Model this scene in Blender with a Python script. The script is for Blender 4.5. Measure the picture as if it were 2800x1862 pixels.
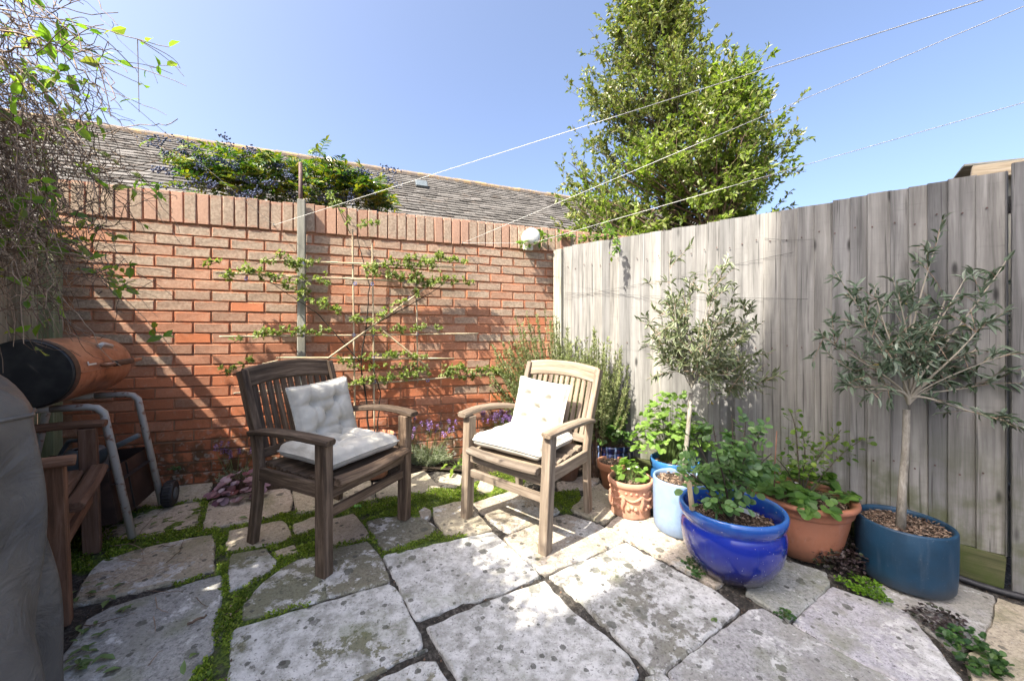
import bpy, math, random
import numpy as np
from mathutils import Vector, Matrix

for o in list(bpy.data.objects): bpy.data.objects.remove(o, do_unlink=True)
SC = bpy.context.scene
COL = SC.collection
R = random.Random(11)
rng = np.random.default_rng(11)

# ------------------------------------------------------------------ camera, sky, sun, exposure
F, EYE, YH = 1040.0, 1.115, 916.0            # focal length in photo pixels, eye height, horizon row
cd = bpy.data.cameras.new('camera'); cam = bpy.data.objects.new('camera', cd); COL.objects.link(cam)
cam.location = (0, 0, EYE); cam.rotation_euler = (math.radians(90), 0, 0)
cd.sensor_width = 36; cd.lens = 36*F/2800; cd.shift_y = -15/2800
cd.clip_start = 0.05; cd.clip_end = 2000
SC.camera = cam
SUN_AZ, SUN_EL = math.radians(48), math.radians(50)      # light travels forward and to the right
tosun = Vector((-math.sin(SUN_AZ)*math.cos(SUN_EL), -math.cos(SUN_AZ)*math.cos(SUN_EL), math.sin(SUN_EL)))
W = bpy.data.worlds.new('World'); SC.world = W; W.use_nodes = True
nt = W.node_tree; bg = nt.nodes['Background']
sk = nt.nodes.new('ShaderNodeTexSky'); sk.sky_type = 'NISHITA'; sk.sun_disc = False
sk.sun_elevation = SUN_EL; sk.sun_rotation = math.atan2(tosun.x, tosun.y)
sk.altitude = 50; sk.air_density = 0.62; sk.dust_density = 5.0; sk.ozone_density = 1.7
nt.links.new(sk.outputs[0], bg.inputs[0]); bg.inputs[1].default_value = 0.15
sl = bpy.data.lights.new('sun', 'SUN'); sun = bpy.data.objects.new('sun', sl); COL.objects.link(sun)
sl.energy = 4.2; sl.angle = math.radians(0.55); sl.color = (1.0, 0.93, 0.82)
sun.rotation_euler = (-tosun).to_track_quat('-Z', 'Y').to_euler()
vs = SC.view_settings; vs.view_transform = 'Standard'; vs.look = 'None'; vs.gamma = 1; vs.use_curve_mapping = False
vs.exposure = 1.72
SC.cycles.max_bounces = 8; SC.cycles.transparent_max_bounces = 8

# ------------------------------------------------------------------ the place: planes everything is set out on
def gz(x, y): return -.03*x + .05*(y-2.5)                   # the courtyard falls gently to the right and to the house
def at(x, y, Z): return Vector(((x-1400)/F*Z, Z, EYE-(y-YH)/F*Z))
def pg(x, y):
    u = (x-1400)/F; v = (y-YH)/F
    Z = (EYE+.125)/(v-.03*u+.05)
    return Vector((u*Z, Z, gz(u*Z, Z)))
W0 = Vector((-2.219, 2.651, 0)); WD = Vector((.9456, .3255, 0)); WN = Vector((.3255, -.9456, 0))
F0 = Vector((.495, 3.43, 0)); FD = Vector((.7633, -.6460, 0)); FN = Vector((-.6460, -.7633, 0))
def pplane(P0, D, N, x, y, off):
    u = (x-1400)/F; a = P0+N*off
    t = (u*a.y-a.x)/(D.x-u*D.y)
    p = a+D*t
    return t, Vector((p.x, p.y, EYE-(y-YH)/F*p.y))
def pw(x, y, off=0): return pplane(W0, WD, WN, x, y, off)[1]
def tw(x): return pplane(W0, WD, WN, x, 900, 0)[0]
def pf(x, y, off=0): return pplane(F0, FD, FN, x, y, off)[1]
def wp(t, z, off=0): p = W0+WD*t+WN*off; return Vector((p.x, p.y, z))
def fp(s, z, off=0): p = F0+FD*s+FN*off; return Vector((p.x, p.y, z))

# ------------------------------------------------------------------ object helpers
def tag(o, label=None, cat=None, group=None, kind=None):
    if label: o['label'] = label
    if cat: o['category'] = cat
    if group: o['group'] = group
    if kind: o['kind'] = kind
    return o
def link(name, me, mat=None, parent=None):
    o = bpy.data.objects.new(name, me); COL.objects.link(o)
    if mat is not None and not me.materials: me.materials.append(mat)
    if parent is not None: o.parent = parent
    return o
def thing(name, label, cat, loc=(0, 0, 0), rz=0, group=None):
    o = bpy.data.objects.new(name, None); COL.objects.link(o)
    o.location = loc; o.rotation_euler = (0, 0, rz); o.empty_display_size = .1
    return tag(o, label, cat, group)
def npmesh(name, V, T, smooth=False, gc=None):
    """fast mesh from numpy verts and an (m,k) face array"""
    V = np.asarray(V, np.float32); T = np.asarray(T, np.int32)
    me = bpy.data.meshes.new(name); m, k = T.shape
    me.vertices.add(len(V)); me.vertices.foreach_set('co', V.ravel())
    me.loops.add(m*k); me.loops.foreach_set('vertex_index', T.ravel())
    me.polygons.add(m); me.polygons.foreach_set('loop_start', np.arange(m, dtype=np.int32)*k)
    me.polygons.foreach_set('loop_total', np.full(m, k, np.int32))
    me.polygons.foreach_set('use_smooth', np.full(m, smooth, bool))
    if gc is not None:
        a = me.attributes.new('gc', 'FLOAT_VECTOR', 'POINT'); a.data.foreach_set('vector', np.asarray(gc, np.float32).ravel())
    me.update(calc_edges=True)
    return me
def rect(w, h, c=.004):
    a, b = w/2, h/2
    return [(-a+c, -b), (a-c, -b), (a, -b+c), (a, b-c), (a-c, b), (-a+c, b), (-a, b-c), (-a, -b+c)]
def circ(r, n=8): return [(r*math.cos(2*math.pi*i/n), r*math.sin(2*math.pi*i/n)) for i in range(n)]
class MB:
    def __init__(s): s.v = []; s.f = []; s.g = []; s.sm = []
    def add(s, V, Fc, G=None, smooth=False):
        b = len(s.v); s.v += [tuple(p) for p in V]; s.g += [tuple(p) for p in (G if G is not None else V)]
        for f in Fc: s.f.append(tuple(i+b for i in f)); s.sm.append(smooth)
        return s
    def sweep(s, pts, sec, up=(0, 0, 1), scale=None, smooth=False, caps=True, goff=0.0, cham=0.0):
        P = [Vector(p) for p in pts]; n = len(sec); V = []; G = []; L = goff
        if cham > 0 and len(P) >= 2:                        # softened ends
            d0 = (P[1]-P[0]).normalized(); d1 = (P[-1]-P[-2]).normalized(); sc = scale or [1]*len(P)
            scale = [sc[0]*.9] + [sc[0]] + list(sc[1:-1]) + [sc[-1]] + [sc[-1]*.9]
            P = [P[0], P[0]+d0*cham] + P[1:-1] + [P[-1]-d1*cham, P[-1]]
        u0 = None
        for i, p in enumerate(P):
            t = (P[min(i+1, len(P)-1)]-P[max(i-1, 0)])
            if t.length < 1e-9: t = Vector((0, 0, 1))
            t.normalize()
            u = Vector(up) if u0 is None or up is not None and len(sec) == 8 and not smooth else u0
            if abs(u.normalized().dot(t)) > .98: u = Vector((1, 0, 0)) if abs(t.x) < .9 else Vector((0, 1, 0))
            u = (u-t*u.dot(t)).normalized(); u0 = u; sd = t.cross(u)
            k = scale[i] if scale else 1
            if i: L += (p-P[i-1]).length
            for a, b in sec: V.append(p+sd*(a*k)+u*(b*k)); G.append((a*k, b*k, L))
        Fc = []
        for i in range(len(P)-1):
            for j in range(n):
                q = (j+1) % n; Fc.append((i*n+j, i*n+q, (i+1)*n+q, (i+1)*n+j))
        if caps: Fc.append(tuple(range(n-1, -1, -1))); Fc.append(tuple((len(P)-1)*n+j for j in range(n)))
        return s.add(V, Fc, G, smooth)
    def beam(s, a, b, w, h, up=(0, 0, 1), c=.003):
        return s.sweep([a, b], rect(w, h, c), up, cham=c, goff=R.random()*9)
    def tube(s, pts, r, n=8, scale=None): return s.sweep(pts, circ(r, n), scale=scale, smooth=True)
    def box(s, c, sx, sy, sz, b=.004):
        c = Vector(c); return s.sweep([c-Vector((0, 0, sz/2)), c+Vector((0, 0, sz/2))], rect(sx, sy, b), up=(0, 1, 0), cham=b)
    def lathe(s, prof, n=40, c=(0, 0, 0), smooth=True):
        V = []; Fc = []; m = len(prof)
        for r, z in prof:
            for j in range(n): a = 2*math.pi*j/n; V.append((c[0]+r*math.cos(a), c[1]+r*math.sin(a), c[2]+z))
        for i in range(m-1):
            for j in range(n):
                q = (j+1) % n; Fc.append((i*n+j, i*n+q, (i+1)*n+q, (i+1)*n+j))
        return s.add(V, Fc, None, smooth)
    def ball(s, c, r, nu=10, nv=6, sz=1.0):
        return s.lathe([(max(r*math.sin(math.pi*i/nv), 1e-4), -r*sz*math.cos(math.pi*i/nv)) for i in range(nv+1)], nu, c)
    def mesh(s, name):
        me = bpy.data.meshes.new(name); me.from_pydata(s.v, [], s.f)
        a = me.attributes.new('gc', 'FLOAT_VECTOR', 'POINT'); a.data.foreach_set('vector', np.array(s.g, np.float32).ravel())
        me.polygons.foreach_set('use_smooth', s.sm); me.update(); return me
    def build(s, name, mat, parent=None): return link(name, s.mesh(name), mat, parent)

# leaf clouds -------------------------------------------------------------------------------
T2 = (np.array([(0, 0, 0), (-.5, .45, .1), (.5, .45, .1), (0, 1, -.02)]), np.array([(0, 2, 3), (0, 3, 1)]))
T4 = (np.array([(0, 0, 0), (-.5, .42, .12), (0, .45, 0), (.5, .42, .12), (0, 1, -.1)]), np.array([(0, 3, 2), (0, 2, 1), (2, 3, 4), (1, 2, 4)]))
T8 = (np.array([(0, 0, 0), (-.4, .25, .08), (0, .28, .0), (.4, .25, .08), (-.46, .62, .07), (0, .64, -.03), (.46, .62, .07), (0, 1, -.14)]),
      np.array([(0, 3, 2), (0, 2, 1), (2, 3, 6), (2, 6, 5), (1, 2, 5), (1, 5, 4), (5, 6, 7), (4, 5, 7)]))
TR = (np.array([(0, 0, 0), (-.42, .22, .1), (.42, .22, .1), (-.56, .6, .1), (.56, .6, .1), (-.33, .93, .02), (.33, .93, .02), (0, .5, .0), (0, 1.0, -.06)]),
      np.array([(0, 2, 7), (0, 7, 1), (1, 7, 3), (2, 4, 7), (3, 7, 5), (7, 4, 6), (5, 7, 8), (7, 6, 8)]))   # round, toothed look
TN = (np.array([(-.5, 0, 0), (.5, 0, 0), (.35, .8, 0), (-.35, .8, 0)]), np.array([(0, 1, 2), (0, 2, 3)]))  # needle
def unit(a): a = np.asarray(a, float); return a/np.maximum(np.linalg.norm(a, axis=-1, keepdims=True), 1e-9)
def leaves(P, D, N, L, wr, tpl):
    """P base, D direction, N rough normal, L length, wr width/length"""
    P = np.asarray(P, float); D = unit(D); N = np.asarray(N, float)
    S = unit(np.cross(D, N)); U = np.cross(S, D); L = np.broadcast_to(np.asarray(L, float), (len(P),))
    V0, T0 = tpl; k = len(V0)
    V = P[:, None, :] + L[:, None, None]*(V0[None, :, 0:1]*wr*S[:, None, :] + V0[None, :, 1:2]*D[:, None, :] + V0[None, :, 2:3]*U[:, None, :])
    T = (np.arange(len(P))[:, None, None]*k + T0[None]).reshape(-1, 3)
    return V.reshape(-1, 3), T
def cloud(name, P, D, N, L, wr, tpl, mat, parent=None):
    V, T = leaves(P, D, N, L, wr, tpl); return link(name, npmesh(name, V, T), mat, parent)
def rdir(n, up=0.0, spread=1.0):
    a = rng.normal(size=(n, 3))*spread; a[:, 2] += up; return unit(a)
def tubes(name, lines, r0, r1, mat, parent=None, n=3, smooth=True):
    """many thin stems in one mesh; lines: list of (k,3) arrays"""
    Vs = []; Ts = []; b = 0
    r0 = np.broadcast_to(r0, (len(lines),)); r1 = np.broadcast_to(r1, (len(lines),))
    for q, p in enumerate(lines):
        p = np.asarray(p, float); k = len(p); t = unit(np.gradient(p, axis=0))
        ref = np.array([.31, .77, .56]); s = unit(np.cross(t, ref)); u = np.cross(s, t)
        rr = np.linspace(r0[q], r1[q], k)[:, None]
        ring = [p + rr*(math.cos(2*math.pi*j/n)*s + math.sin(2*math.pi*j/n)*u) for j in range(n)]
        Vs.append(np.stack(ring, 1).reshape(-1, 3)); i = np.arange(k-1)[:, None]*n; j = np.arange(n)[None]; j2 = (j+1) % n
        Ts.append(np.stack([i+j, i+j2, i+n+j2, i+n+j], -1).reshape(-1, 4)+b); b += k*n
    o = link(name, npmesh(name, np.concatenate(Vs), np.concatenate(Ts), smooth), mat, parent)
    if len(lines) > 9: o['kind'] = 'stuff'                # a haze of stems too fine to pick apart
    return o
def bez(a, b, c, d, n=8):
    t = np.linspace(0, 1, n)[:, None]; a, b, c, d = [np.asarray(q, float) for q in (a, b, c, d)]
    return (1-t)**3*a+3*(1-t)**2*t*b+3*(1-t)*t*t*c+t**3*d
def inpoly(P, poly):
    x, y = P[:, 0], P[:, 1]; r = np.zeros(len(P), bool); n = len(poly)
    for i in range(n):
        x1, y1 = poly[i][:2]; x2, y2 = poly[(i+1) % n][:2]
        if y1 == y2: continue
        r ^= ((y1 > y) != (y2 > y)) & (x < (x2-x1)*(y-y1)/(y2-y1)+x1)
    return r

# ------------------------------------------------------------------ materials
class NM:
    def __init__(s, name):
        s.m = bpy.data.materials.new(name); s.m.use_nodes = True; s.t = s.m.node_tree; s.b = s.t.nodes['Principled BSDF']; s.out = s.t.nodes['Material Output']
    def n(s, ty, **kw):
        x = s.t.nodes.new('ShaderNode'+ty)
        for k, v in kw.items(): setattr(x, k, v)
        return x
    def l(s, a, b): s.t.links.new(a, b)
    def val(s, sock, v):
        if hasattr(v, 'links') or isinstance(v, bpy.types.NodeSocket): s.l(v, sock)
        else: sock.default_value = v
    def noise(s, co, scale, detail=4, rough=.55, dist=0.0):
        x = s.n('TexNoise'); s.l(co, x.inputs['Vector']); x.inputs['Scale'].default_value = scale
        x.inputs['Detail'].default_value = detail; x.inputs['Roughness'].default_value = rough; x.inputs['Distortion'].default_value = dist
        return x.outputs['Fac']
    def ramp(s, fac, stops, interp='LINEAR'):
        x = s.n('ValToRGB'); x.color_ramp.interpolation = interp; e = x.color_ramp.elements
        while len(e) < len(stops): e.new(.5)
        for q, (p, c) in zip(e, stops): q.position = p; q.color = (*c, 1) if len(c) == 3 else c
        s.l(fac, x.inputs[0]); return x.outputs[0]
    def step(s, fac, a, b):
        x = s.n('MapRange', interpolation_type='SMOOTHSTEP'); s.l(fac, x.inputs[0]); x.inputs[1].default_value = a; x.inputs[2].default_value = b
        return x.outputs[0]
    def mix(s, f, a, b, mode='MIX'):
        x = s.n('Mix', data_type='RGBA', blend_type=mode); s.val(x.inputs[0], f)
        for q, v in ((6, a), (7, b)):
            if isinstance(v, tuple): x.inputs[q].default_value = (*v, 1)
            else: s.l(v, x.inputs[q])
        return x.outputs[2]
    def math(s, op, a, b=0.0, c=0.0):
        x = s.n('Math', operation=op)
        for q, v in enumerate((a, b, c)): s.val(x.inputs[q], v)
        return x.outputs[0]
    def map(s, co, scale=(1, 1, 1), loc=(0, 0, 0)):
        x = s.n('Mapping'); s.l(co, x.inputs[0]); x.inputs['Scale'].default_value = scale
        s.val(x.inputs['Location'], loc); return x.outputs[0]
    def bump(s, h, st=.3, dist=.01, chain=None):
        x = s.n('Bump'); x.inputs['Strength'].default_value = st; x.inputs['Distance'].default_value = dist; s.l(h, x.inputs['Height'])
        if chain is not None: s.l(chain, x.inputs['Normal'])
        s.l(x.outputs[0], s.b.inputs['Normal']); return x.outputs[0]
    def done(s, col=None, rough=None, **kw):
        if col is not None: s.val(s.b.inputs['Base Color'], (*col, 1) if isinstance(col, tuple) and len(col) == 3 else col)
        if rough is not None: s.val(s.b.inputs['Roughness'], rough)
        for k, v in kw.items(): s.b.inputs[k.replace('_', ' ')].default_value = v
        return s.m
def attr(m, name): x = m.n('Attribute'); x.attribute_name = name; return x
def leafmat(name, cols, trans=.35, rough=.45, tint=1.6, spec=.4):
    m = NM(name); g = m.n('NewGeometry'); k = len(cols)
    c = m.ramp(g.outputs['Random Per Island'], [(i/max(k-1, 1), q) for i, q in enumerate(cols)])
    pos = m.n('NewGeometry').outputs['Position']
    c2 = m.mix(m.step(m.noise(pos, 5, 2), .35, .65), m.mix(.35, c, (0.02, 0.03, 0.01)), c)
    m.val(m.b.inputs['Base Color'], c2); m.b.inputs['Roughness'].default_value = rough
    m.b.inputs['Specular IOR Level'].default_value = spec
    tr = m.n('BsdfTranslucent'); h = m.n('Mix', data_type='RGBA', blend_type='MULTIPLY'); h.inputs[0].default_value = 1
    m.l(c2, h.inputs[6]); h.inputs[7].default_value = (tint*1.0, tint*1.15, tint*.5, 1); m.l(h.outputs[2], tr.inputs[0])
    mx = m.n('MixShader'); mx.inputs[0].default_value = trans
    m.l(m.b.outputs[0], mx.inputs[1]); m.l(tr.outputs[0], mx.inputs[2]); m.l(mx.outputs[0], m.out.inputs[0]); return m.m
def plain(name, col, rough=.6, var=.25, scale=12, bump=.15, dist=.004, metal=0, spec=.5):
    m = NM(name); co = m.n('TexCoord').outputs['Object']; nz = m.noise(co, scale, 5)
    c = m.mix(m.step(nz, .3, .7), tuple(x*(1-var) for x in col), tuple(min(1, x*(1+var)) for x in col))
    m.bump(m.noise(co, scale*6, 3), bump, dist); return m.done(c, rough, Metallic=metal, Specular_IOR_Level=spec)
def wood(name, dark, mid, light, gs=(45, 45, 2.2), rough=.75, green=None, knots=0.0, blotch=.5, bump=.35):
    m = NM(name); a = attr(m, 'gc').outputs['Vector']; oi = m.n('ObjectInfo')
    off = m.n('CombineXYZ'); r = oi.outputs['Random']
    for q, k in ((0, 37.0), (1, 91.0), (2, 53.0)): m.l(m.math('MULTIPLY', r, k), off.inputs[q])
    gc = m.map(a, gs, off.outputs[0])
    nz = m.noise(gc, 1.0, 6, .65, .6); fine = m.noise(m.map(a, tuple(k*3 for k in gs), off.outputs[0]), 1.0, 3, .7)
    c = m.ramp(nz, [(.28, dark), (.5, mid), (.72, light)])
    big = m.noise(m.map(a, (6, 6, 3), off.outputs[0]), 1.0, 3)
    c = m.mix(m.math('MULTIPLY', m.step(big, .42, .72), blotch), c, dark)
    c = m.mix(m.math('MULTIPLY', m.step(fine, .5, .8), .35), c, light)
    c = m.mix(.8, c, m.ramp(r, [(0, (.55, .56, .58)), (.5, (.95, .95, .95)), (1, (1.2, 1.17, 1.1))]), 'MULTIPLY')
    if knots:
        v = m.n('TexVoronoi'); m.l(m.map(a, (8, 8, 2.4), off.outputs[0]), v.inputs['Vector']); v.inputs['Scale'].default_value = 1; v.inputs['Randomness'].default_value = 1
        c = m.mix(m.math('MULTIPLY', m.math('SUBTRACT', 1.0, m.step(v.outputs['Distance'], .03, .13)), knots), c, tuple(x*.3 for x in dark))
    if name.startswith('silvered'):
        sw = m.noise(m.map(a, (4, 4, 55), off.outputs[0]), 1.0, 4, .7)
        c = m.mix(m.math('MULTIPLY', m.step(sw, .58, .74), .22), c, tuple(x*.8 for x in dark)); c = m.mix(m.math('MULTIPLY', m.step(m.noise(m.map(a, (70, 70, 1.6), off.outputs[0]), 1.0, 3), .60, .68), .65), c, tuple(x*.45 for x in dark))
    if green is not None:
        z = m.n('SeparateXYZ'); m.l(m.n('NewGeometry').outputs['Position'], z.inputs[0])
        gm = m.math('MULTIPLY', m.step(m.noise(m.n('NewGeometry').outputs['Position'], 7, 5), .40, .68), m.math('SUBTRACT', 1.0, m.step(z.outputs[2], .1, .75)))
        c = m.mix(m.math('MULTIPLY', gm, .8), c, green)
    h = m.math('ADD', nz, m.math('MULTIPLY', fine, .5)); m.bump(h, bump, .004)
    return m.done(c, rough, Specular_IOR_Level=.25)

def brick_mat(name, merged):
    m = NM(name)
    if merged: a0 = attr(m, 'bcol'); base, face = a0.outputs['Color'], a0.outputs['Alpha']
    else: oi = m.n('ObjectInfo'); base, face = oi.outputs['Color'], oi.outputs['Alpha']
    pos = m.n('NewGeometry').outputs['Position']; g = attr(m, 'gc').outputs['Vector']
    s = m.n('SeparateXYZ'); m.l(g, s.inputs[0])
    ax = m.math('ABSOLUTE', s.outputs[0]); az = m.math('ABSOLUTE', s.outputs[2])
    nz = m.noise(pos, 22, 4, .6)
    ed = m.math('MINIMUM', m.math('SUBTRACT', .5, ax), m.math('MULTIPLY', m.math('SUBTRACT', .5, az), .33))
    ed = m.math('ADD', ed, m.math('MULTIPLY', m.math('SUBTRACT', nz, .5), .14))
    mask = m.math('MULTIPLY', m.step(ed, -.02, .05), face)
    c = m.mix(mask, base, m.mix(m.step(m.noise(pos, 60, 3), .35, .65), (.29, .215, .155), (.42, .325, .24)))
    c = m.mix(m.math('MULTIPLY', m.step(m.noise(pos, 160, 3), .52, .75), .35), c, (.10, .06, .045))
    c = m.mix(m.math('MULTIPLY', m.step(m.noise(pos, 35, 4), .56, .75), .4), c, (.50, .30, .21))
    c = m.mix(m.math('MULTIPLY', m.step(m.noise(m.map(pos, (2.6, 2.6, 1.1)), 1.0, 6, .65), .45, .68), .42), c, m.mix(.5, c, (.09, .06, .045)))
    c = m.mix(m.math('MULTIPLY', m.step(m.noise(m.map(pos, (1, 1, 1), (7, 2, 5)), 7, 7, .75), .60, .72), .35), c, (.56, .46, .38))
    z = m.n('SeparateXYZ'); m.l(pos, z.inputs[0])
    low = m.math('SUBTRACT', 1.0, m.step(m.math('ADD', z.outputs[2], m.math('MULTIPLY', m.noise(pos, 5, 4), .5)), .42, .92))
    c = m.mix(m.math('MULTIPLY', low, m.math('MULTIPLY', m.step(m.noise(pos, 14, 4), .38, .6), .85)), c, (.045, .045, .025))
    c = m.mix(m.math('MULTIPLY', low, m.math('MULTIPLY', m.step(m.noise(pos, 30, 4), .55, .66), .5)), c, (.42, .40, .35))
    m.bump(m.math('ADD', m.noise(pos, 130, 5, .7), m.math('MULTIPLY', nz, .15)), .4, .003)
    return m.done(c, .9, Specular_IOR_Level=.2)

M = {}
M['brick'] = brick_mat('brick', False); M['brick_far'] = brick_mat('brick_far', True)
def mk():
    m = NM('mortar'); p = m.n('NewGeometry').outputs['Position']; z = m.n('SeparateXYZ'); m.l(p, z.inputs[0])
    c = m.mix(m.step(m.noise(p, 18, 5), .3, .7), (.32, .155, .088), (.44, .24, .145))
    low = m.math('SUBTRACT', 1.0, m.step(m.math('ADD', z.outputs[2], m.math('MULTIPLY', m.noise(p, 6, 4), .5)), .5, .95))
    c = m.mix(m.math('MULTIPLY', low, .7), c, (.16, .13, .09)); m.bump(m.noise(p, 120, 4, .7), .7, .006)
    M['mortar'] = m.done(c, .95, Specular_IOR_Level=.1)
mk()
def mk():
    m = NM('paving stone'); p = m.n('NewGeometry').outputs['Position']; oi = m.n('ObjectInfo')
    off = m.n('CombineXYZ'); m.l(m.math('MULTIPLY', oi.outputs['Random'], 40.0), off.inputs[0]); m.l(m.math('MULTIPLY', oi.outputs['Random'], 17.0), off.inputs[1])
    q = m.map(p, (1, 1, 1), off.outputs[0]); base = oi.outputs['Color']; al = oi.outputs['Alpha']
    c = m.mix(.8, base, m.ramp(m.noise(q, 62, 5, .8), [(.33, (.35, .35, .35)), (.5, (.95, .95, .95)), (.66, (1.3, 1.3, 1.28))]), 'MULTIPLY')
    c = m.mix(m.math('MULTIPLY', m.step(m.noise(q, 6, 5, .6, .4), .46, .6), .55), c, m.mix(.5, base, (.20, .19, .11)))
    li = m.math('ADD', m.math('ADD', m.math('MULTIPLY', m.noise(q, 5.0, 12, .72, .3), .7), m.math('MULTIPLY', m.noise(q, 26, 8, .7), .3)), m.math('MULTIPLY', m.math('SUBTRACT', al, .5), .34))
    lich = m.math('MULTIPLY', m.step(li, .485, .525), m.step(m.noise(q, 60, 5, .75), .26, .42))
    c = m.mix(m.math('MULTIPLY', lich, .92), c, m.mix(m.step(m.noise(q, 18, 7, .7), .36, .62), (.36, .352, .32), (.66, .65, .62)))
    for sc_, th_, dk in ((5.5, .17, (.15, .15, .12)), (11, .22, (.10, .10, .08)), (26, .27, (.075, .073, .06))):   # round lichens and pits
        v = m.n('TexVoronoi'); m.l(m.map(q, (1, 1, 1), (sc_, 3, 0)), v.inputs['Vector']); v.inputs['Scale'].default_value = sc_
        rs = m.n('SeparateColor'); m.l(v.outputs['Color'], rs.inputs[0])
        d = m.math('ADD', v.outputs['Distance'], m.math('MULTIPLY', m.math('SUBTRACT', m.noise(q, sc_*5, 4), .5), .28))
        sz = m.math('MULTIPLY', m.step(rs.outputs[0], .55, 1.0), th_*1.25)
        spot = m.math('MULTIPLY', m.step(m.math('SUBTRACT', sz, d), -.01, .025), m.step(m.noise(q, 90, 3), .22, .42))
        c = m.mix(m.math('MULTIPLY', spot, .8), c, dk)
    c = m.mix(m.math('MULTIPLY', m.step(m.noise(q, 85, 4, .7), .56, .66), .65), c, (.06, .058, .05))
    c = m.mix(m.math('MULTIPLY', m.step(m.noise(m.map(q, (1, 1, 1), (3, 8, 0)), 9, 6, .7), .53, .68), .5), c, m.mix(.5, base, (.09, .085, .07)))
    c = m.mix(m.math('MULTIPLY', m.step(m.noise(m.map(q, (1, 1, 1), (9, 4, 0)), 4.5, 8), .54, .7), .45), c, (.13, .15, .05))
    riv = m.noise(m.map(q, (3, 14, 1)), 2.2, 8, .65, 1.0)
    c = m.mix(m.math('MULTIPLY', m.step(riv, .60, .72), .35), c, (.10, .095, .08))
    h = m.math('ADD', m.math('ADD', m.noise(q, 150, 5, .7), m.math('MULTIPLY', m.noise(q, 14, 5), 1.2)), m.math('ADD', m.math('MULTIPLY', lich, .3), m.math('MULTIPLY', riv, 1.5)))
    m.bump(h, .55, .006); M['slab'] = m.done(c, .88, Specular_IOR_Level=.3)
mk()
def mk():
    m = NM('soil'); p = m.n('NewGeometry').outputs['Position']
    c = m.ramp(m.noise(p, 70, 5, .75), [(.3, (.018, .014, .010)), (.55, (.06, .045, .032)), (.78, (.17, .13, .09))])
    m.bump(m.noise(p, 60, 6, .75), 1.0, .02); M['soil'] = m.done(c, .95, Specular_IOR_Level=.2)
mk()
def mk():
    m = NM('joint'); p = m.n('NewGeometry').outputs['Position']
    c = m.ramp(m.noise(p, 40, 6, .75), [(.3, (.015, .013, .011)), (.5, (.06, .052, .042)), (.74, (.26, .235, .195))])
    mo = m.math('MULTIPLY', m.step(attr(m, 'mossy').outputs['Fac'], .15, .6), m.step(m.noise(p, 12, 4), .30, .48))
    c = m.mix(mo, c, m.mix(m.step(m.noise(p, 90, 4), .35, .65), (.05, .085, .012), (.17, .24, .03)))
    m.bump(m.noise(p, 50, 6, .8), 1.0, .02); M['joint'] = m.done(c, .95)
mk()
def mk():
    m = NM('bark chips'); p = m.n('NewGeometry').outputs['Position']; g = m.n('NewGeometry')
    M['chips'] = m.done(m.ramp(g.outputs['Random Per Island'], [(0, (.035, .025, .018)), (.5, (.16, .10, .065)), (1, (.38, .29, .21))]), .9)
mk()
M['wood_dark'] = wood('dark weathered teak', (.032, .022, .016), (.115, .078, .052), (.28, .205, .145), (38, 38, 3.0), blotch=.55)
M['wood_pale'] = wood('pale weathered teak', (.10, .075, .055), (.23, .18, .132), (.36, .30, .235), (38, 38, 3.0), blotch=.35)
M['wood_red'] = wood('reddish teak', (.07, .035, .02), (.18, .095, .058), (.28, .17, .12), (38, 38, 3.0), blotch=.4)
M['fence'] = wood('silvered fence boards', (.105, .101, .094), (.225, .219, .204), (.335, .328, .308), (26, 26, 1.1), green=(.075, .085, .03), knots=.9, blotch=.35, bump=.5)
M['gravel_board'] = wood('green gravel board', (.03, .034, .016), (.07, .075, .035), (.13, .125, .07), (26, 26, 1.1), green=(.05, .07, .015))
M['left_fence'] = wood('old fence boards', (.12, .11, .07), (.28, .25, .17), (.40, .37, .27), (26, 26, 1.1), green=(.09, .11, .03))
M['post_green'] = wood('mossy post', (.14, .15, .07), (.30, .31, .17), (.40, .41, .27), (30, 30, 2))
M['cane'] = wood('bamboo', (.30, .22, .13), (.50, .40, .26), (.62, .53, .38), (60, 60, 7), rough=.5, blotch=.2)
M['grey_post'] = wood('grey post', (.15, .145, .12), (.33, .32, .26), (.50, .48, .41), (40, 40, 2), blotch=.3)
M['bark'] = wood('olive bark', (.16, .14, .11), (.34, .31, .25), (.50, .47, .40), (60, 60, 18), bump=.6)
M['bark_dark'] = wood('dark bark', (.03, .024, .018), (.09, .07, .05), (.17, .14, .11), (60, 60, 14), bump=.6)
M['twig'] = plain('dry twig', (.135, .085, .055), .8, .5, 40)
M['twig_pale'] = plain('pale dry twig', (.29, .205, .14), .8, .4, 40)
M['stem_green'] = plain('green stem', (.10, .15, .04), .6, .3, 30)
M['rust_iron'] = plain('rusty iron', (.10, .055, .045), .7, .4, 60)
M['rope'] = plain('white cord', (.60, .60, .56), .7, .1, 200)
M['wire'] = plain('dull wire', (.12, .12, .11), .5, .2, 60, metal=.6)
M['black_plastic'] = plain('black plastic', (.02, .02, .022), .55, .3, 30)
M['white_plastic'] = plain('white plastic', (.72, .72, .66), .4, .06, 10, .03)
M['grey_plastic'] = plain('grey plastic', (.10, .12, .13), .45, .15, 20)
M['tie'] = plain('blue tie', (.08, .12, .35), .6, .1)
M['label_tag'] = plain('plant label', (.42, .43, .42), .5, .1, 50)
M['green_tag'] = plain('green plant tag', (.18, .45, .10), .5, .1, 50)
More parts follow.
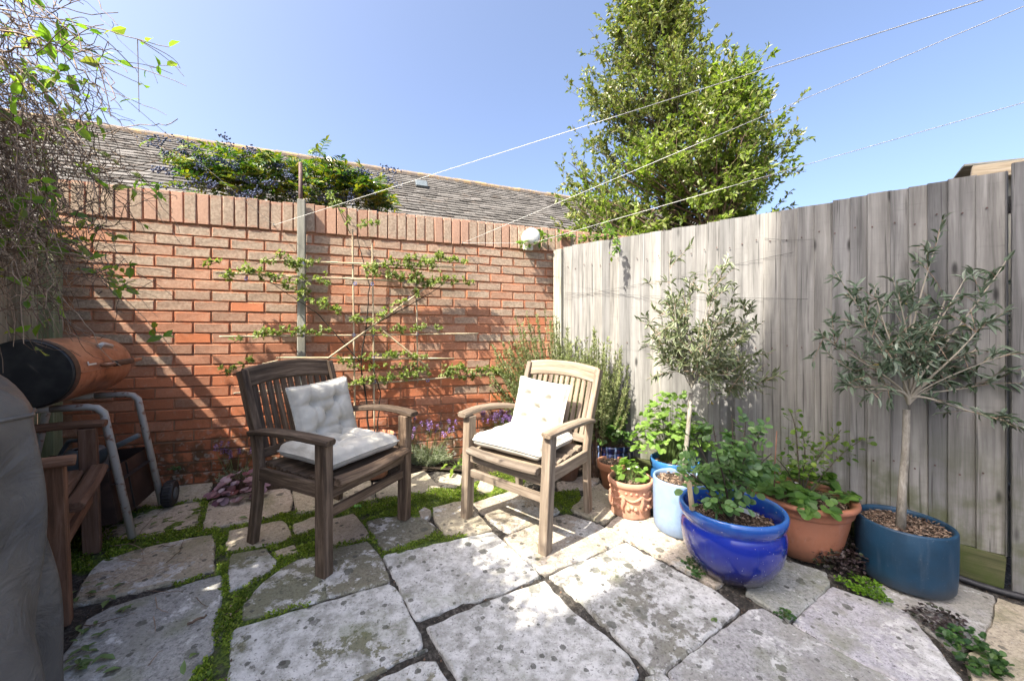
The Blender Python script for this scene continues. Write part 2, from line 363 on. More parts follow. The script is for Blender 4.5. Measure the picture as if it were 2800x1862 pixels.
def potmat(name, col, rough, var, dirt=.55, salt=.35, coat=0.0):
    m = NM(name); a = attr(m, 'gc').outputs['Vector']; p = m.n('NewGeometry').outputs['Position']; z = m.n('SeparateXYZ'); m.l(a, z.inputs[0])
    c = m.mix(m.step(m.noise(p, 7, 6), .3, .7), tuple(x*(1-var) for x in col), tuple(min(1, x*(1+var)) for x in col))
    run = m.noise(m.map(p, (26, 26, 3)), 1.0, 5, .65)
    c = m.mix(m.math('MULTIPLY', m.step(run, .52, .72), salt*.7), c, tuple(min(1, x*.5+.22) for x in col))
    c = m.mix(m.math('MULTIPLY', m.step(m.noise(p, 16, 6, .7), .55, .68), salt), c, tuple(x*.45 for x in col))
    low = m.math('SUBTRACT', 1.0, m.step(m.math('ADD', z.outputs[2], m.math('MULTIPLY', m.noise(p, 22, 5), .09)), .03, .15))
    c = m.mix(m.math('MULTIPLY', low, dirt), c, (.055, .045, .03))
    c = m.mix(m.math('MULTIPLY', m.step(m.noise(p, 120, 2), .70, .74), .2), c, (.5, .47, .42))
    m.bump(m.noise(p, 55, 5), .15, .003); return m.done(c, rough, Coat_Weight=coat)
M['terracotta'] = potmat('terracotta', (.44, .19, .10), 0.85, 0.2, 0.55, 0.4)
M['terracotta_pale'] = potmat('sun-bleached terracotta', (.52, .26, .165), 0.85, 0.16, 0.45, 0.35)
M['terracotta_dark'] = potmat('brown terracotta', (.22, .11, .07), 0.85, 0.25, 0.6, 0.4)
M['terracotta_plastic'] = potmat('terracotta plastic', (.35, .14, .078), 0.5, 0.12, 0.7, 0.3)
M['pot_lightblue'] = potmat('pale blue glaze', (.20, .285, .42), 0.45, 0.1, 0.45, 0.22)
M['pot_darkblue'] = potmat('matt petrol blue', (.007, .040, .080), 0.5, 0.18, 0.5, 0.18)
M['pot_midblue'] = potmat('mid blue glaze', (.03, .13, .33), 0.22, 0.25, 0.4, 0.2)
def mk():
    m = NM('blue glaze'); a = attr(m, 'gc').outputs['Vector']; z = m.n('SeparateXYZ'); m.l(a, z.inputs[0])
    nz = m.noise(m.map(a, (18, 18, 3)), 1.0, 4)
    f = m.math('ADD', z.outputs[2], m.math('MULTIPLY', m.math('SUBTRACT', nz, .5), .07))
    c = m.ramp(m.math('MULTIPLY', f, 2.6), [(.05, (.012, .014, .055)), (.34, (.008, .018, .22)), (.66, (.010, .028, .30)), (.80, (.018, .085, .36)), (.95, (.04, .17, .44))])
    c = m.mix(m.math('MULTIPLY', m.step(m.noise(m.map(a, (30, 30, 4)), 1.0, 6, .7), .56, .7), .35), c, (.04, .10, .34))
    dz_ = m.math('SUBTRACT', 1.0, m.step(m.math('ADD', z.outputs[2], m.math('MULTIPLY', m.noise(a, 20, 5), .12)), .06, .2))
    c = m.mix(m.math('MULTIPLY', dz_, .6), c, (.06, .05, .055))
    sp = m.step(m.noise(a, 70, 2), .70, .74)
    c = m.mix(m.math('MULTIPLY', sp, .6), c, (.45, .5, .6))
    m.bump(m.noise(a, 25, 3), .05, .004); M['pot_blue'] = m.done(c, .16, Coat_Weight=.5, Coat_Roughness=.1)
    m = NM('striped navy glaze'); a = attr(m, 'gc').outputs['Vector']; s = m.n('SeparateXYZ'); m.l(a, s.inputs[0])
    ang = m.math('ARCTAN2', s.outputs[1], s.outputs[0]); nz = m.noise(m.map(a, (9, 9, 1.2)), 1.0, 3)
    st = m.math('SINE', m.math('ADD', m.math('MULTIPLY', ang, 17.0), m.math('MULTIPLY', nz, 2.0)))
    c = m.mix(m.math('MULTIPLY', m.step(st, .72, .9), m.step(nz, .3, .5)), (.008, .013, .06), (.22, .30, .50)); M['pot_navy'] = m.done(c, .15, Coat_Weight=.4)
    m = NM('cream cotton'); p = m.n('TexCoord').outputs['Object']
    c = m.mix(m.step(m.noise(p, 9, 4), .35, .7), (.43, .41, .355), (.55, .53, .465))
    m.bump(m.noise(p, 24, 4, .6, 1.2), .35, .012); M['cotton'] = m.done(c, .9, Sheen_Weight=.2, Specular_IOR_Level=.15)
    m = NM('grey fabric cover'); p = m.n('NewGeometry').outputs['Position']
    c = m.mix(m.step(m.noise(p, 4, 5), .35, .7), (.085, .08, .074), (.165, .15, .13))
    c = m.mix(m.math('MULTIPLY', m.step(m.noise(p, 22, 6), .56, .70), .4), c, (.17, .155, .135))
    nb_ = m.bump(m.noise(p, 9, 6, .6, .9), .55, .03); m.bump(m.noise(p, 420, 2), .15, .001, nb_); M['cover'] = m.done(c, .5, Specular_IOR_Level=.5)
    m = NM('rusted copper enamel'); p = m.n('TexCoord').outputs['Object']
    c = m.ramp(m.noise(p, 9, 6, .65), [(.3, (.13, .055, .03)), (.5, (.33, .15, .085)), (.7, (.45, .26, .17))])
    c = m.mix(m.math('MULTIPLY', m.step(m.noise(p, 26, 4), .58, .7), .6), c, (.05, .022, .012))
    m.bump(m.noise(p, 60, 3), .1, .003); M['smoker'] = m.done(c, .38, Metallic=.35)
    m = NM('black enamel'); p = m.n('TexCoord').outputs['Object']; M['black_enamel'] = m.done(m.mix(m.step(m.noise(p, 14, 4), .4, .7), (.012, .012, .013), (.035, .033, .032)), .5)
    m = NM('brown enamel panel'); p = m.n('TexCoord').outputs['Object']; M['brown_panel'] = m.done(m.mix(m.step(m.noise(p, 10, 5), .4, .7), (.022, .013, .010), (.06, .035, .026)), .55)
    m = NM('grey frame paint'); p = m.n('TexCoord').outputs['Object']; M['frame_paint'] = m.done(m.mix(m.step(m.noise(p, 30, 5), .55, .68), (.42, .40, .36), (.20, .10, .06)), .45)
mk()
def mk():
    m = NM('roof slates'); g = m.n('NewGeometry'); p = g.outputs['Position']
    c = m.ramp(g.outputs['Random Per Island'], [(0, (.075, .070, .064)), (.5, (.115, .108, .098)), (1, (.16, .15, .138))])
    c = m.mix(m.math('MULTIPLY', m.step(m.noise(p, 3.0, 5), .55, .7), .5), c, (.10, .075, .055))
    c = m.mix(m.math('MULTIPLY', m.step(m.noise(p, 12, 4), .55, .68), .45), c, (.24, .235, .22))
    m.bump(m.noise(p, 30, 4), .3, .01); M['slate'] = m.done(c, .97, Specular_IOR_Level=.08)
    m = NM('lichen ridge tile'); p = m.n('NewGeometry').outputs['Position']
    c = m.mix(m.step(m.noise(p, 5, 5, .7), .45, .6), (.17, .14, .115), (.30, .20, .095)); M['ridge'] = m.done(c, .9)
    m = NM('render'); p = m.n('NewGeometry').outputs['Position']; M['render'] = m.done(m.mix(m.step(m.noise(p, 2, 5), .3, .7), (.55, .53, .49), (.66, .64, .60)), .9)
mk()
M['lf_tree'] = leafmat('tree leaf', [(.10, .15, .03), (.17, .22, .05), (.24, .28, .075), (.26, .23, .08), (.13, .18, .04), (.33, .32, .15)], .25, .35)
M['lf_bright'] = leafmat('bright leaf', [(.10, .155, .03), (.17, .23, .042), (.25, .31, .065), (.20, .22, .055)], .42, .4)
M['lf_vine'] = leafmat('vine leaf', [(.09, .18, .025), (.16, .28, .035), (.24, .36, .05), (.30, .27, .05)], .45, .4)
M['lf_esp'] = leafmat('espalier leaf', [(.16, .21, .05), (.24, .29, .08), (.31, .36, .12)], .4, .5)
M['lf_mah'] = leafmat('mahonia leaf', [(.02, .065, .018), (.05, .13, .02), (.15, .24, .02), (.33, .30, .02), (.03, .085, .03)], .22, .25)
M['berry'] = plain('blue bloom berry', (.05, .075, .15), .6, .3, 40)
M['lf_olive'] = leafmat('olive leaf', [(.12, .155, .07), (.18, .215, .105), (.26, .29, .17), (.15, .175, .085), (.33, .35, .25)], .15, .45, 1.2)
M['lf_olive_dark'] = leafmat('olive leaf cool', [(.06, .10, .06), (.11, .165, .095), (.22, .27, .20), (.09, .13, .08), (.30, .34, .27)], .15, .4, 1.2)
M['lf_yellow'] = leafmat('yellowed leaf', [(.45, .26, .02), (.55, .36, .03)], .3, .5)
M['lf_rosemary'] = leafmat('rosemary needle', [(.14, .18, .065), (.22, .26, .10), (.31, .33, .16)], .2, .6)
M['lf_lav'] = leafmat('lavender needle', [(.17, .20, .12), (.26, .29, .19), (.36, .39, .28)], .2, .6)
M['fl_lav'] = leafmat('lavender flower', [(.20, .10, .40), (.34, .19, .56), (.52, .36, .68)], .3, .6, 1.2)
M['lf_heu'] = leafmat('purple leaf', [(.14, .04, .06), (.30, .18, .25), (.50, .38, .46), (.22, .06, .07)], .2, .4, 1.1)
M['lf_straw'] = leafmat('strawberry leaf', [(.045, .11, .022), (.08, .17, .03), (.13, .23, .045)], .35, .45)
M['lf_straw_pale'] = leafmat('pale strawberry leaf', [(.11, .20, .03), (.17, .29, .05), (.23, .34, .08)], .4, .45)
M['lf_rose'] = leafmat('shrub leaf', [(.06, .13, .045), (.10, .20, .06), (.16, .28, .08), (.12, .21, .10)], .28, .4)
M['lf_goose'] = leafmat('gooseberry leaf', [(.06, .13, .02), (.12, .21, .03), (.22, .30, .04)], .38, .45)
M['moss'] = leafmat('moss leaf', [(.075, .13, .012), (.15, .235, .02), (.25, .34, .03), (.34, .40, .06)], .3, .6)
M['creeper'] = leafmat('bright creeper', [(.07, .16, .01), (.13, .26, .015), (.20, .34, .03)], .35, .5)
M['dark_clover'] = leafmat('dark clover', [(.022, .015, .016), (.05, .032, .033), (.075, .05, .055), (.045, .06, .025)], .15, .5)
M['green_weed'] = leafmat('green weed', [(.02, .06, .018), (.05, .12, .03), (.09, .17, .035)], .3, .45)
M['fallen'] = leafmat('fallen leaf', [(.20, .27, .12), (.30, .36, .18), (.10, .17, .04), (.22, .13, .06)], .2, .6)
M['white_flower'] = plain('white petal', (.75, .75, .72), .7, .05)

# ------------------------------------------------------------------ ground and paving
s = 700
g = link('ground', npmesh('ground', [(-s, -s, -.6), (s, -s, -.6), (s, s, -.6), (-s, s, -.6)], [(0, 1, 2, 3)]), M['soil']); g['kind'] = 'structure'
cs = [(-3.6, -1.0), (5.5, -1.0), (5.5, 5.5), (-3.6, 5.5)]
def ppx(*a): return [(a[i], a[i+1]) for i in range(0, len(a), 2)]
def zone(*a): return ppx(*a)
ZN = [zone(160, 1420, 330, 1372, 420, 1384, 552, 1364, 592, 1362, 575, 1440, 640, 1436, 640, 1475, 400, 1505, 300, 1535, 240, 1560, 160, 1560), zone(545, 1450, 640, 1440, 640, 1530, 630, 1620, 640, 1720, 625, 1780, 640, 1870, 500, 1870, 570, 1790, 598, 1640, 590, 1500),
      zone(560, 1575, 470, 1592, 480, 1605, 600, 1570), zone(600, 1452, 800, 1395, 960, 1372, 1050, 1362, 1130, 1345, 1260, 1325, 1380, 1300, 1440, 1300, 1420, 1335, 1300, 1370, 1260, 1374, 1190, 1395, 1170, 1412, 1000, 1430, 985, 1420, 970, 1400, 870, 1420, 810, 1440, 760, 1428, 640, 1452),
      zone(790, 1445, 905, 1440, 910, 1500, 900, 1515, 760, 1560, 690, 1620, 650, 1700, 620, 1700, 640, 1620, 740, 1560, 745, 1500), zone(640, 1500, 740, 1484, 800, 1472, 900, 1490, 1010, 1468, 1012, 1478, 890, 1508, 750, 1500, 640, 1522), zone(980, 1425, 1000, 1424, 1045, 1500, 1040, 1515),
      zone(1040, 1512, 1130, 1478, 1190, 1440, 1215, 1465, 1280, 1460, 1270, 1472, 1150, 1500, 1048, 1522), zone(640, 1715, 760, 1678, 850, 1652, 852, 1644, 740, 1668, 655, 1686), zone(1510, 1350, 1580, 1330, 1590, 1370, 1560, 1400, 1515, 1395)]
NX, NY = 340, 290
gx, gy = np.meshgrid(np.linspace(-3.4, 3.0, NX), np.linspace(-.7, 4.6, NY))
mossy = np.zeros(gx.size)
for z_ in ZN+[zone(165, 1450, 250, 1440, 330, 1470, 300, 1520, 250, 1550, 165, 1545)]: mossy[inpoly(np.stack([gx.ravel(), gy.ravel()], -1), [tuple(pg(x, y))[:2] for x, y in z_])] = 1
mossy = mossy.reshape(gx.shape)
for _ in range(2): mossy = (mossy+np.roll(mossy, 1, 0)+np.roll(mossy, -1, 0)+np.roll(mossy, 1, 1)+np.roll(mossy, -1, 1))/5
zz = gz(gx, gy)-.017+.006*np.sin(gx*23+np.sin(gy*17)*2)*np.cos(gy*19)+rng.normal(size=gx.shape)*.003+mossy*(.010+.006*np.sin(gx*61+2*np.sin(gy*47))*np.sin(gy*57))
idx = np.arange(NX*NY).reshape(NY, NX)
fc = np.stack([idx[:-1, :-1], idx[:-1, 1:], idx[1:, 1:], idx[1:, :-1]], -1).reshape(-1, 4)
patio = link('patio', npmesh('patio', np.stack([gx, gy, zz], -1).reshape(-1, 3), fc, True), M['joint']); patio['kind'] = 'structure'
at_ = patio.data.attributes.new('mossy', 'FLOAT', 'POINT'); at_.data.foreach_set('value', mossy.ravel().astype(np.float32))
SLABS = [  # outlines in photo pixels (laid on the ground plane), tint, lichen amount
 ('333,1382 371,1336 394,1325 580,1317 562,1362 404,1386', 's', .15),
 ('270,1464 328,1418 404,1395 552,1369 534,1436 394,1464 328,1471', 's', .1),
 ('555,1447 575,1369 650,1352 792,1334 797,1370 793,1398 715,1416', 's', .1),
 ('802,1334 905,1325 1010,1308 1018,1340 1030,1366 950,1377 855,1395 813,1401', 's', .1),
 ('1020,1320 1160,1288 1205,1334 1113,1350 1037,1363', 's', .15),
 ('1188,1306 1234,1293 1262,1300 1258,1328 1210,1330', 's', .2),
 ('1313,1314 1349,1316 1347,1340 1302,1346', 's', .2),
 ('252,1558 282,1530 394,1497 519,1471 583,1461 585,1489 580,1535 583,1556 526,1575 468,1588 379,1612 198,1650', 's', .45),
 ('100,1905 226,1718 242,1688 303,1657 404,1627 506,1596 603,1568 603,1624 593,1667 583,1744 583,1769 532,1820 505,1905', 'e', .34),
 ('627,1451 700,1437 772,1425 790,1450 798,1470 740,1486 680,1497 621,1509', 's', .1),
 ('803,1433 853,1415 880,1413 880,1440 813,1458', 's', .1),
 ('893,1420 965,1401 983,1423 1009,1458 1004,1469 898,1492 887,1453', 's', .1),
 ('749,1507 803,1490 813,1509 764,1520', 's', .2),
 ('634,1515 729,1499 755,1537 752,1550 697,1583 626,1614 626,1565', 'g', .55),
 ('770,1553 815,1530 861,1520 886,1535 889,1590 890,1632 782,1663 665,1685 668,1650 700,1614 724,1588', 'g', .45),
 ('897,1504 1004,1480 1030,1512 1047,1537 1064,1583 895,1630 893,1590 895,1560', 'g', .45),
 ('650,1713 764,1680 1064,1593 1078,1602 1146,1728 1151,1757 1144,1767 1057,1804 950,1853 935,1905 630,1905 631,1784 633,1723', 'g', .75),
 ('965,1856 1062,1812 1150,1774 1166,1771 1083,1808 985,1866', 'g', .4),
 ('1000,1905 1020,1866 1150,1808 1190,1809 1223,1862 1250,1905', 'g', .6),
 ('998,1425 1052,1413 1093,1410 1146,1412 1187,1435 1180,1461 1133,1479 1052,1500 1032,1475', 'g', .4),
 ('1146,1397 1161,1387 1177,1395 1174,1413 1154,1418', 's', .3),
 ('1183,1388 1240,1373 1262,1371 1290,1390 1305,1405 1343,1445 1272,1461 1225,1463 1194,1425', 's', .3),
 ('1047,1517 1150,1495 1272,1468 1345,1451 1466,1560 1476,1571 1372,1613 1257,1646 1150,1686 1140,1686 1133,1676 1085,1581 1072,1557', 'w', .85),
 ('1294,1374 1399,1340 1440,1330 1533,1395 1478,1419 1389,1454 1337,1412', 's', .45),
 ('1379,1469 1478,1428 1548,1405 1638,1432 1710,1477 1595,1525 1490,1566 1478,1560 1428,1515', 's', .45),
 ('1562,1388 1585,1370 1610,1335 1640,1320 1672,1345 1682,1400 1650,1430 1600,1407', 's', .25),
 ('1524,1318 1628,1293 1640,1312 1615,1330 1530,1345', 's', .3),
 ('1657,1442 1692,1412 1760,1408 1850,1440 2000,1500 2015,1560 1955,1600 1868,1553 1793,1512 1717,1470', 's', .35),
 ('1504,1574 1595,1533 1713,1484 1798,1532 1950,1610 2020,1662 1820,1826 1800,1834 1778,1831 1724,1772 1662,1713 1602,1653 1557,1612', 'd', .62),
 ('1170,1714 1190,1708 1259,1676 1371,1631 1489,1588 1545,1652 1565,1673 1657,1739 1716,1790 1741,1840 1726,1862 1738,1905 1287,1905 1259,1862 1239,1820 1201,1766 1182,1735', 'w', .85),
 ('1771,1849 1815,1840 1835,1862 1852,1905 1758,1905', 'c', .5),
 ('1828,1832 2050,1666 2089,1662 2158,1703 2298,1783 2443,1856 2520,1905 1895,1905 1842,1862', 'c', .38),
 ('2040,1617 2077,1640 2158,1693 2266,1600 2260,1567 2150,1530 2055,1560', 'c', .35),
 ('2170,1701 2277,1602 2482,1672 2618,1842 2650,1905 2535,1897 2447,1848 2302,1775', 'p', .45),
 ('2350,1604 2480,1582 2612,1590 2717,1625 2711,1680 2684,1750 2610,1772 2532,1712 2467,1664', 'c', .35),
 ('2727,1635 2800,1660 2900,1700 3000,1905 2665,1905 2642,1800 2692,1760 2720,1690', 's', .2),
]
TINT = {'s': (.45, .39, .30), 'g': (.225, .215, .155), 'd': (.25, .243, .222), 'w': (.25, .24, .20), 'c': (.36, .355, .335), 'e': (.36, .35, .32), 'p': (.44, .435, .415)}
SLABXY = []
for q, (txt, kind, lich) in enumerate(SLABS):
    P = [pg(*map(float, a.split(','))) for a in txt.split()]
    P = [Vector((p.x, p.y)) for p in P]
    if sum(P[i].x*P[i-1].y-P[i-1].x*P[i].y for i in range(len(P))) > 0: P.reverse()
    c = sum(P, Vector((0, 0)))/len(P); ring = []
    for i in range(len(P)):
        a, b = P[i], P[(i+1) % len(P)]; pa = P[i-1]
        k = max(1, int((b-a).length/.035))
        ring.append(a.lerp(b, .12/k).lerp(a.lerp(pa, .02), .5))        # corner slightly rounded
        for j in range(1, k):
            nrm = Vector((b.y-a.y, a.x-b.x)).normalized()
            ring.append(a.lerp(b, j/k)+nrm*(R.gauss(0, .0024)+.0012*math.sin(j*.9+i*2.1+q)))
    ring = [p+(p-c).normalized()*.008 for p in ring]
    SLABXY.append([(p.x, p.y) for p in ring])
    dz = R.uniform(-.004, .005); tx, ty = R.uniform(-.006, .006), R.uniform(-.006, .006)
    def zt(p): return gz(p.x, p.y)+dz+tx*(p.x-c.x)+ty*(p.y-c.y)
    n = len(ring); V = []
    for p in ring: V.append((p.x, p.y, zt(p)-.05))
    for p in ring: V.append((p.x, p.y, zt(p)-.007+R.gauss(0, .0015)))
    for p in ring:
        w = p+(c-p).normalized()*.007; V.append((w.x, w.y, zt(w)+R.gauss(0, .0008)))
    for p in ring:
        w = p+(c-p).normalized()*min(.03, (c-p).length*.5); V.append((w.x, w.y, zt(w)))
    mb = MB(); Fc = []
    for lv in range(3):
        for i in range(n): j = (i+1) % n; Fc.append((lv*n+i, lv*n+j, (lv+1)*n+j, (lv+1)*n+i))
    Fc.append(tuple(3*n+i for i in range(n)))
    o = mb.add(V, Fc).build('paving_slab', M['slab'], patio)
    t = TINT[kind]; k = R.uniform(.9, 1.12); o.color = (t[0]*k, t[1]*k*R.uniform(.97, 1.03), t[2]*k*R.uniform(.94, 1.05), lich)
M['slab'].name = 'paving stone'

# ------------------------------------------------------------------ brick wall
wall = thing('brick_wall', 'tall red and brown brick garden wall with upright brick coping', 'wall', tuple(W0))
def brick_proto(name, lx, ly, lz):
    """brick centred, front face towards -y; gc normalised to the face"""
    mb = MB(); b = .0035; j = lambda k: R.uniform(-k, k)
    a, d, e = lx/2, ly/2, lz/2
    V = []
    for y, k in ((d, 0), (-d+b, 0), (-d, b)):
        for sx, sz in ((-1, -1), (1, -1), (1, 1), (-1, 1)):
            V.append((sx*(a-k)+j(.0018), y+j(.0012), sz*(e-k)+j(.0018)))
    Fc = []
    for l in range(2):
        for i in range(4): q = (i+1) % 4; Fc.append((l*4+i, l*4+q, (l+1)*4+q, (l+1)*4+i))
    Fc += [(8, 9, 10, 11), (3, 2, 1, 0)]
    mb.add(V, Fc, [(v[0]/lx, v[1]/ly, v[2]/lz) for v in V]); return mb.mesh(name)
BL, BP, CH = .2045, .2145, .075
Z0 = 1.884                                              # underside of the coping
wrot = math.atan2(WD.y, WD.x)
protos = [brick_proto('brick', BL, .10, .0655) for _ in range(6)]
for p_ in protos: p_.materials.append(M['brick'])
half = [brick_proto('brick', .097, .10, .0655) for _ in range(3)]
for p_ in half: p_.materials.append(M['brick'])
T_A, T_B, TMIN, TMAX = tw(475), tw(528.6), -.80, 3.75
cand = []
for n in range(26):
    zc = Z0-.005-CH*(n+.5)+.0
    ph = T_A if n % 2 == 0 else T_B
    k0 = math.ceil((TMIN-ph)/BP); k1 = math.floor((TMAX-ph)/BP)
    row = []
    for k in range(k0, k1): row.append(ph+(k+.5)*BP)
    for t in row:
        p = wp(t, zc); cand.append((t, zc, n, p))
def bcolor(t, zc, n):
    hgt = max(0, min(1, (zc-.5)/1.3)); q = R.random()
    face = max(0.0, min(1.0, -.02+1.22*hgt+R.gauss(0, .30)))
    k = R.uniform(.66, 1.22)
    if R.random() < .12: base = (.50*k, .165*k, .07*k)
    else: base = (.46*k, .155*k+.025*hgt, .072*k+.02*hgt)
    if n >= 22: base = tuple(x*.8 for x in base)
    return (*base, face)
vis = [c for c in cand if c[1] > .40 or c[0] < .7]
vis = [c for c in vis if not (-.8 < c[0] < -.35 and c[1] < .9)]
vis.sort(key=lambda c: (c[3]-Vector((0, 0, EYE))).length)
solo = set(id(c) for c in vis[:300])
mg_v, mg_f, mg_g, mg_c = [], [], [], []
for c in cand:
    t, zc, n, p = c; col = bcolor(t, zc, n); dy = R.gauss(0, .0018); rot = R.gauss(0, .004)
    if id(c) in solo:
        o = link('brick', R.choice(protos), None, wall); q = WD*t + WN*(-.05+dy)
        o.location = (q.x, q.y, zc+R.gauss(0, .0012)); o.rotation_euler = (0, R.gauss(0, .005), wrot+rot); o.color = col
    else:
        me = R.choice(protos); b = len(mg_v)
        ga = me.attributes['gc'].data
        for v, ga_ in zip(me.vertices, ga):
            w = WD*(t+v.co.x)+WN*(-.05+dy-v.co.y*1.0); mg_v.append((w.x, w.y, zc+v.co.z)); mg_g.append(tuple(ga_.vector)); mg_c.append(col)
        for f in me.polygons: mg_f.append(tuple(b+i for i in f.vertices))
me = npmesh('brick', mg_v, mg_f, gc=mg_g); a = me.color_attributes.new('bcol', 'FLOAT_COLOR', 'POINT'); a.data.foreach_set('color', np.array(mg_c, np.float32).ravel())
o = link('brick', me, M['brick_far'], wall); o['kind'] = 'stuff'
# coping of bricks on end
cop = [brick_proto('coping_brick', .0655, .112, .213) for _ in range(5)]
for p_ in cop: p_.materials.append(M['brick'])
k = 0; t = TMIN+.04
while t < TMAX-.05:
    o = link('coping_brick', cop[k % 5], None, wall); q = WD*t+WN*(-.048+R.gauss(0, .002))
    o.location = (q.x, q.y, Z0+.004+.1085+R.gauss(0, .002)); o.rotation_euler = (R.gauss(0, .006), R.gauss(0, .008), wrot)
    kk = R.uniform(.8, 1.2); o.color = (.45*kk, .25*kk, .17*kk, 1.0 if R.random() < .72 else .35); t += .0742+R.gauss(0, .0012); k += 1
mb = MB(); mb.sweep([WD*TMIN+WN*-.06+Vector((0, 0, Z0+.205)), WD*TMIN+WN*-.06+Vector((0, 0, -.3))], [(0, 0)]*3) if False else None
def prism(mb, t0, t1, o0, o1, z0, z1):
    V = []
    for z in (z0, z1):
        for t, of in ((t0, o0), (t1, o0), (t1, o1), (t0, o1)): w = WD*t+WN*of; V.append((w.x, w.y, z))
    mb.add(V, [(0, 1, 2, 3)[::-1], (4, 5, 6, 7), (0, 1, 5, 4), (1, 2, 6, 5), (2, 3, 7, 6), (3, 0, 4, 7)])
mb = MB(); prism(mb, TMIN, TMAX, -.0068, -.20, -.5, Z0+.205); mb.build('mortar', M['mortar'], wall)
# little pier at the fence end of the wall
mb = MB(); prism(mb, tw(1531), tw(1556), .028, -.02, .2, Z0+.2); o = mb.build('pier', M['terracotta_dark'], wall)

# ------------------------------------------------------------------ right-hand timber fence
fence = thing('timber_fence', 'silvery weathered close-board fence along the right side', 'fence', tuple(F0))
ftop = EYE+.795
FL_ = 2.47; s = -.03; k = 0
def fence_board(s0, w, zb, zt, off, mat, name='board'):
    mb = MB(); z0 = Vector((0, 0, zb)); a = FD*(s0+w/2)+FN*(off)
    sec = [(-w/2, -.006), (w/2-.002, -.006), (w/2, -.004), (w/2, .011), (w/2-.002, .013), (0, .006), (-w/2+.001, .001), (-w/2, -.001)]
    pts = [a+Vector((R.gauss(0, .001), R.gauss(0, .001), zb+(zt-zb)*i/3)) for i in range(4)]
    mb.sweep(pts, [(-x, y) for x, y in sec][::-1], up=tuple(FN), goff=R.random()*20)
    return mb.build(name, mat, fence)
while s < FL_:
    w = R.choice((.073, .078, .083, .092, .070)); w = min(w, FL_-s+.002)
    p = fp(s, 0); zb = gz(p.x, p.y)+.155
    fence_board(s, w+.006, zb, ftop-.007*s+R.gauss(0, .0035)+(.010 if s > 1.75 else 0), R.gauss(0, .0015)+.001*(k % 2), M['fence']); s += w; k += 1
nv = MB()
for q_ in range(31):
    for z_ in (.42, 1.05, 1.72):
        c_ = FD*(.02+q_*.0795+R.uniform(-.008, .008))+FN*.012+Vector((0, 0, z_+R.uniform(-.02, .02))); nv.sweep([c_, c_+FN*.004], circ(.0042, 7), up=(0, 0, 1))
o = nv.build('nail_heads', M['rust_iron'], fence); o['kind'] = 'stuff'
# near panel beyond the dark gap
s = FL_+.012
while s < FL_+1.1:
    w = R.uniform(.10, .13); p = fp(s, 0)
    fence_board(s, w+.006, gz(p.x, p.y)-.02, ftop+.008+R.gauss(0, .004), .022+R.gauss(0, .001), M['fence']); s += w
for zz_ in (.35, 1.05, 1.75):                             # rails on the far face
    mb = MB(); mb.beam(FD*-.02+FN*-.05+Vector((0, 0, zz_)), FD*(FL_+1.0)+FN*-.05+Vector((0, 0, zz_)), .04, .08); mb.build('rail', M['fence'], fence)
pa, pb = fp(-.03, 0), fp(FL_-.004, 0)
mb = MB(); mb.beam(FD*-.03+FN*.012+Vector((0, 0, gz(pa.x, pa.y)+.07)), FD*(FL_-.006)+FN*.012+Vector((0, 0, gz(pb.x, pb.y)+.075)), .025, .165)
mb.build('gravel_board', M['gravel_board'], fence)
mb = MB(); mb.beam(FD*-.075+FN*.0+Vector((0, 0, -.05)), FD*-.075+Vector((0, 0, ftop-.02)), .085, .09, up=tuple(FN)); o = mb.build('post', M['grey_post'], fence)
o['label'] = 'pale square end post'
for y0, y1, xa, xb in ((815, 690, 1545, 2170), (800, 818, 1545, 2210), (652, 655, 2090, 2225)):   # training wires
    a = pf(xa, y0, .02)-F0; b = pf(xb, y1, .02)-F0; mb = MB(); mb.tube([a, a.lerp(b, .5)-Vector((0, 0, .008)), b], .0011, 5); mb.build('training_wire', M['wire'], fence)
a = fp(1.95, 0, .04); b = fp(2.62, 0, .05)
mb = MB(); mb.tube([(*(a+(b-a)*k)[:2], gz(*(a+(b-a)*k)[:2])+.008+.012*math.sin(k*7)) for k in np.linspace(0, 1, 9)], .016, 8)
tag(mb.build('drain_hose', M['black_plastic']), 'black hose lying along the foot of the fence', 'hose')

# ------------------------------------------------------------------ left boundary fence
LF0 = wp(-.775, 0); LD = -Vector((-.3255, .9456, 0)); LN = Vector((.9456, .3255, 0))
lf = thing('side_fence', 'old boarded fence behind the smoker, half hidden by dry twigs', 'fence', tuple(LF0))
s = .06; LTOP = 1.66
while s < 2.9:
    w = R.uniform(.095, .12); p = LF0+LD*s; mb = MB(); a = LD*(s+w/2)
    mb.beam(a+Vector((0, 0, gz(p.x, p.y)-.05)), a+Vector((0, 0, LTOP-.02*s+R.gauss(0, .006))), w-.004, .02, up=tuple(LN)); mb.build('board', M['left_fence'], lf); s += w
for s in (.03, 1.5, 2.88):
    mb = MB(); mb.beam(LD*s+LN*.05+Vector((0, 0, -.1)), LD*s+LN*.05+Vector((0, 0, 1.74)), .075, .075, up=tuple(LN)); mb.build('post', M['post_green'], lf)
mb = MB(); mb.beam(LD*.01+LN*.01+Vector((0, 0, 1.77)), LD*2.95+LN*.01+Vector((0, 0, 1.75)), .06, .055); mb.build('rail', M['left_fence'], lf)

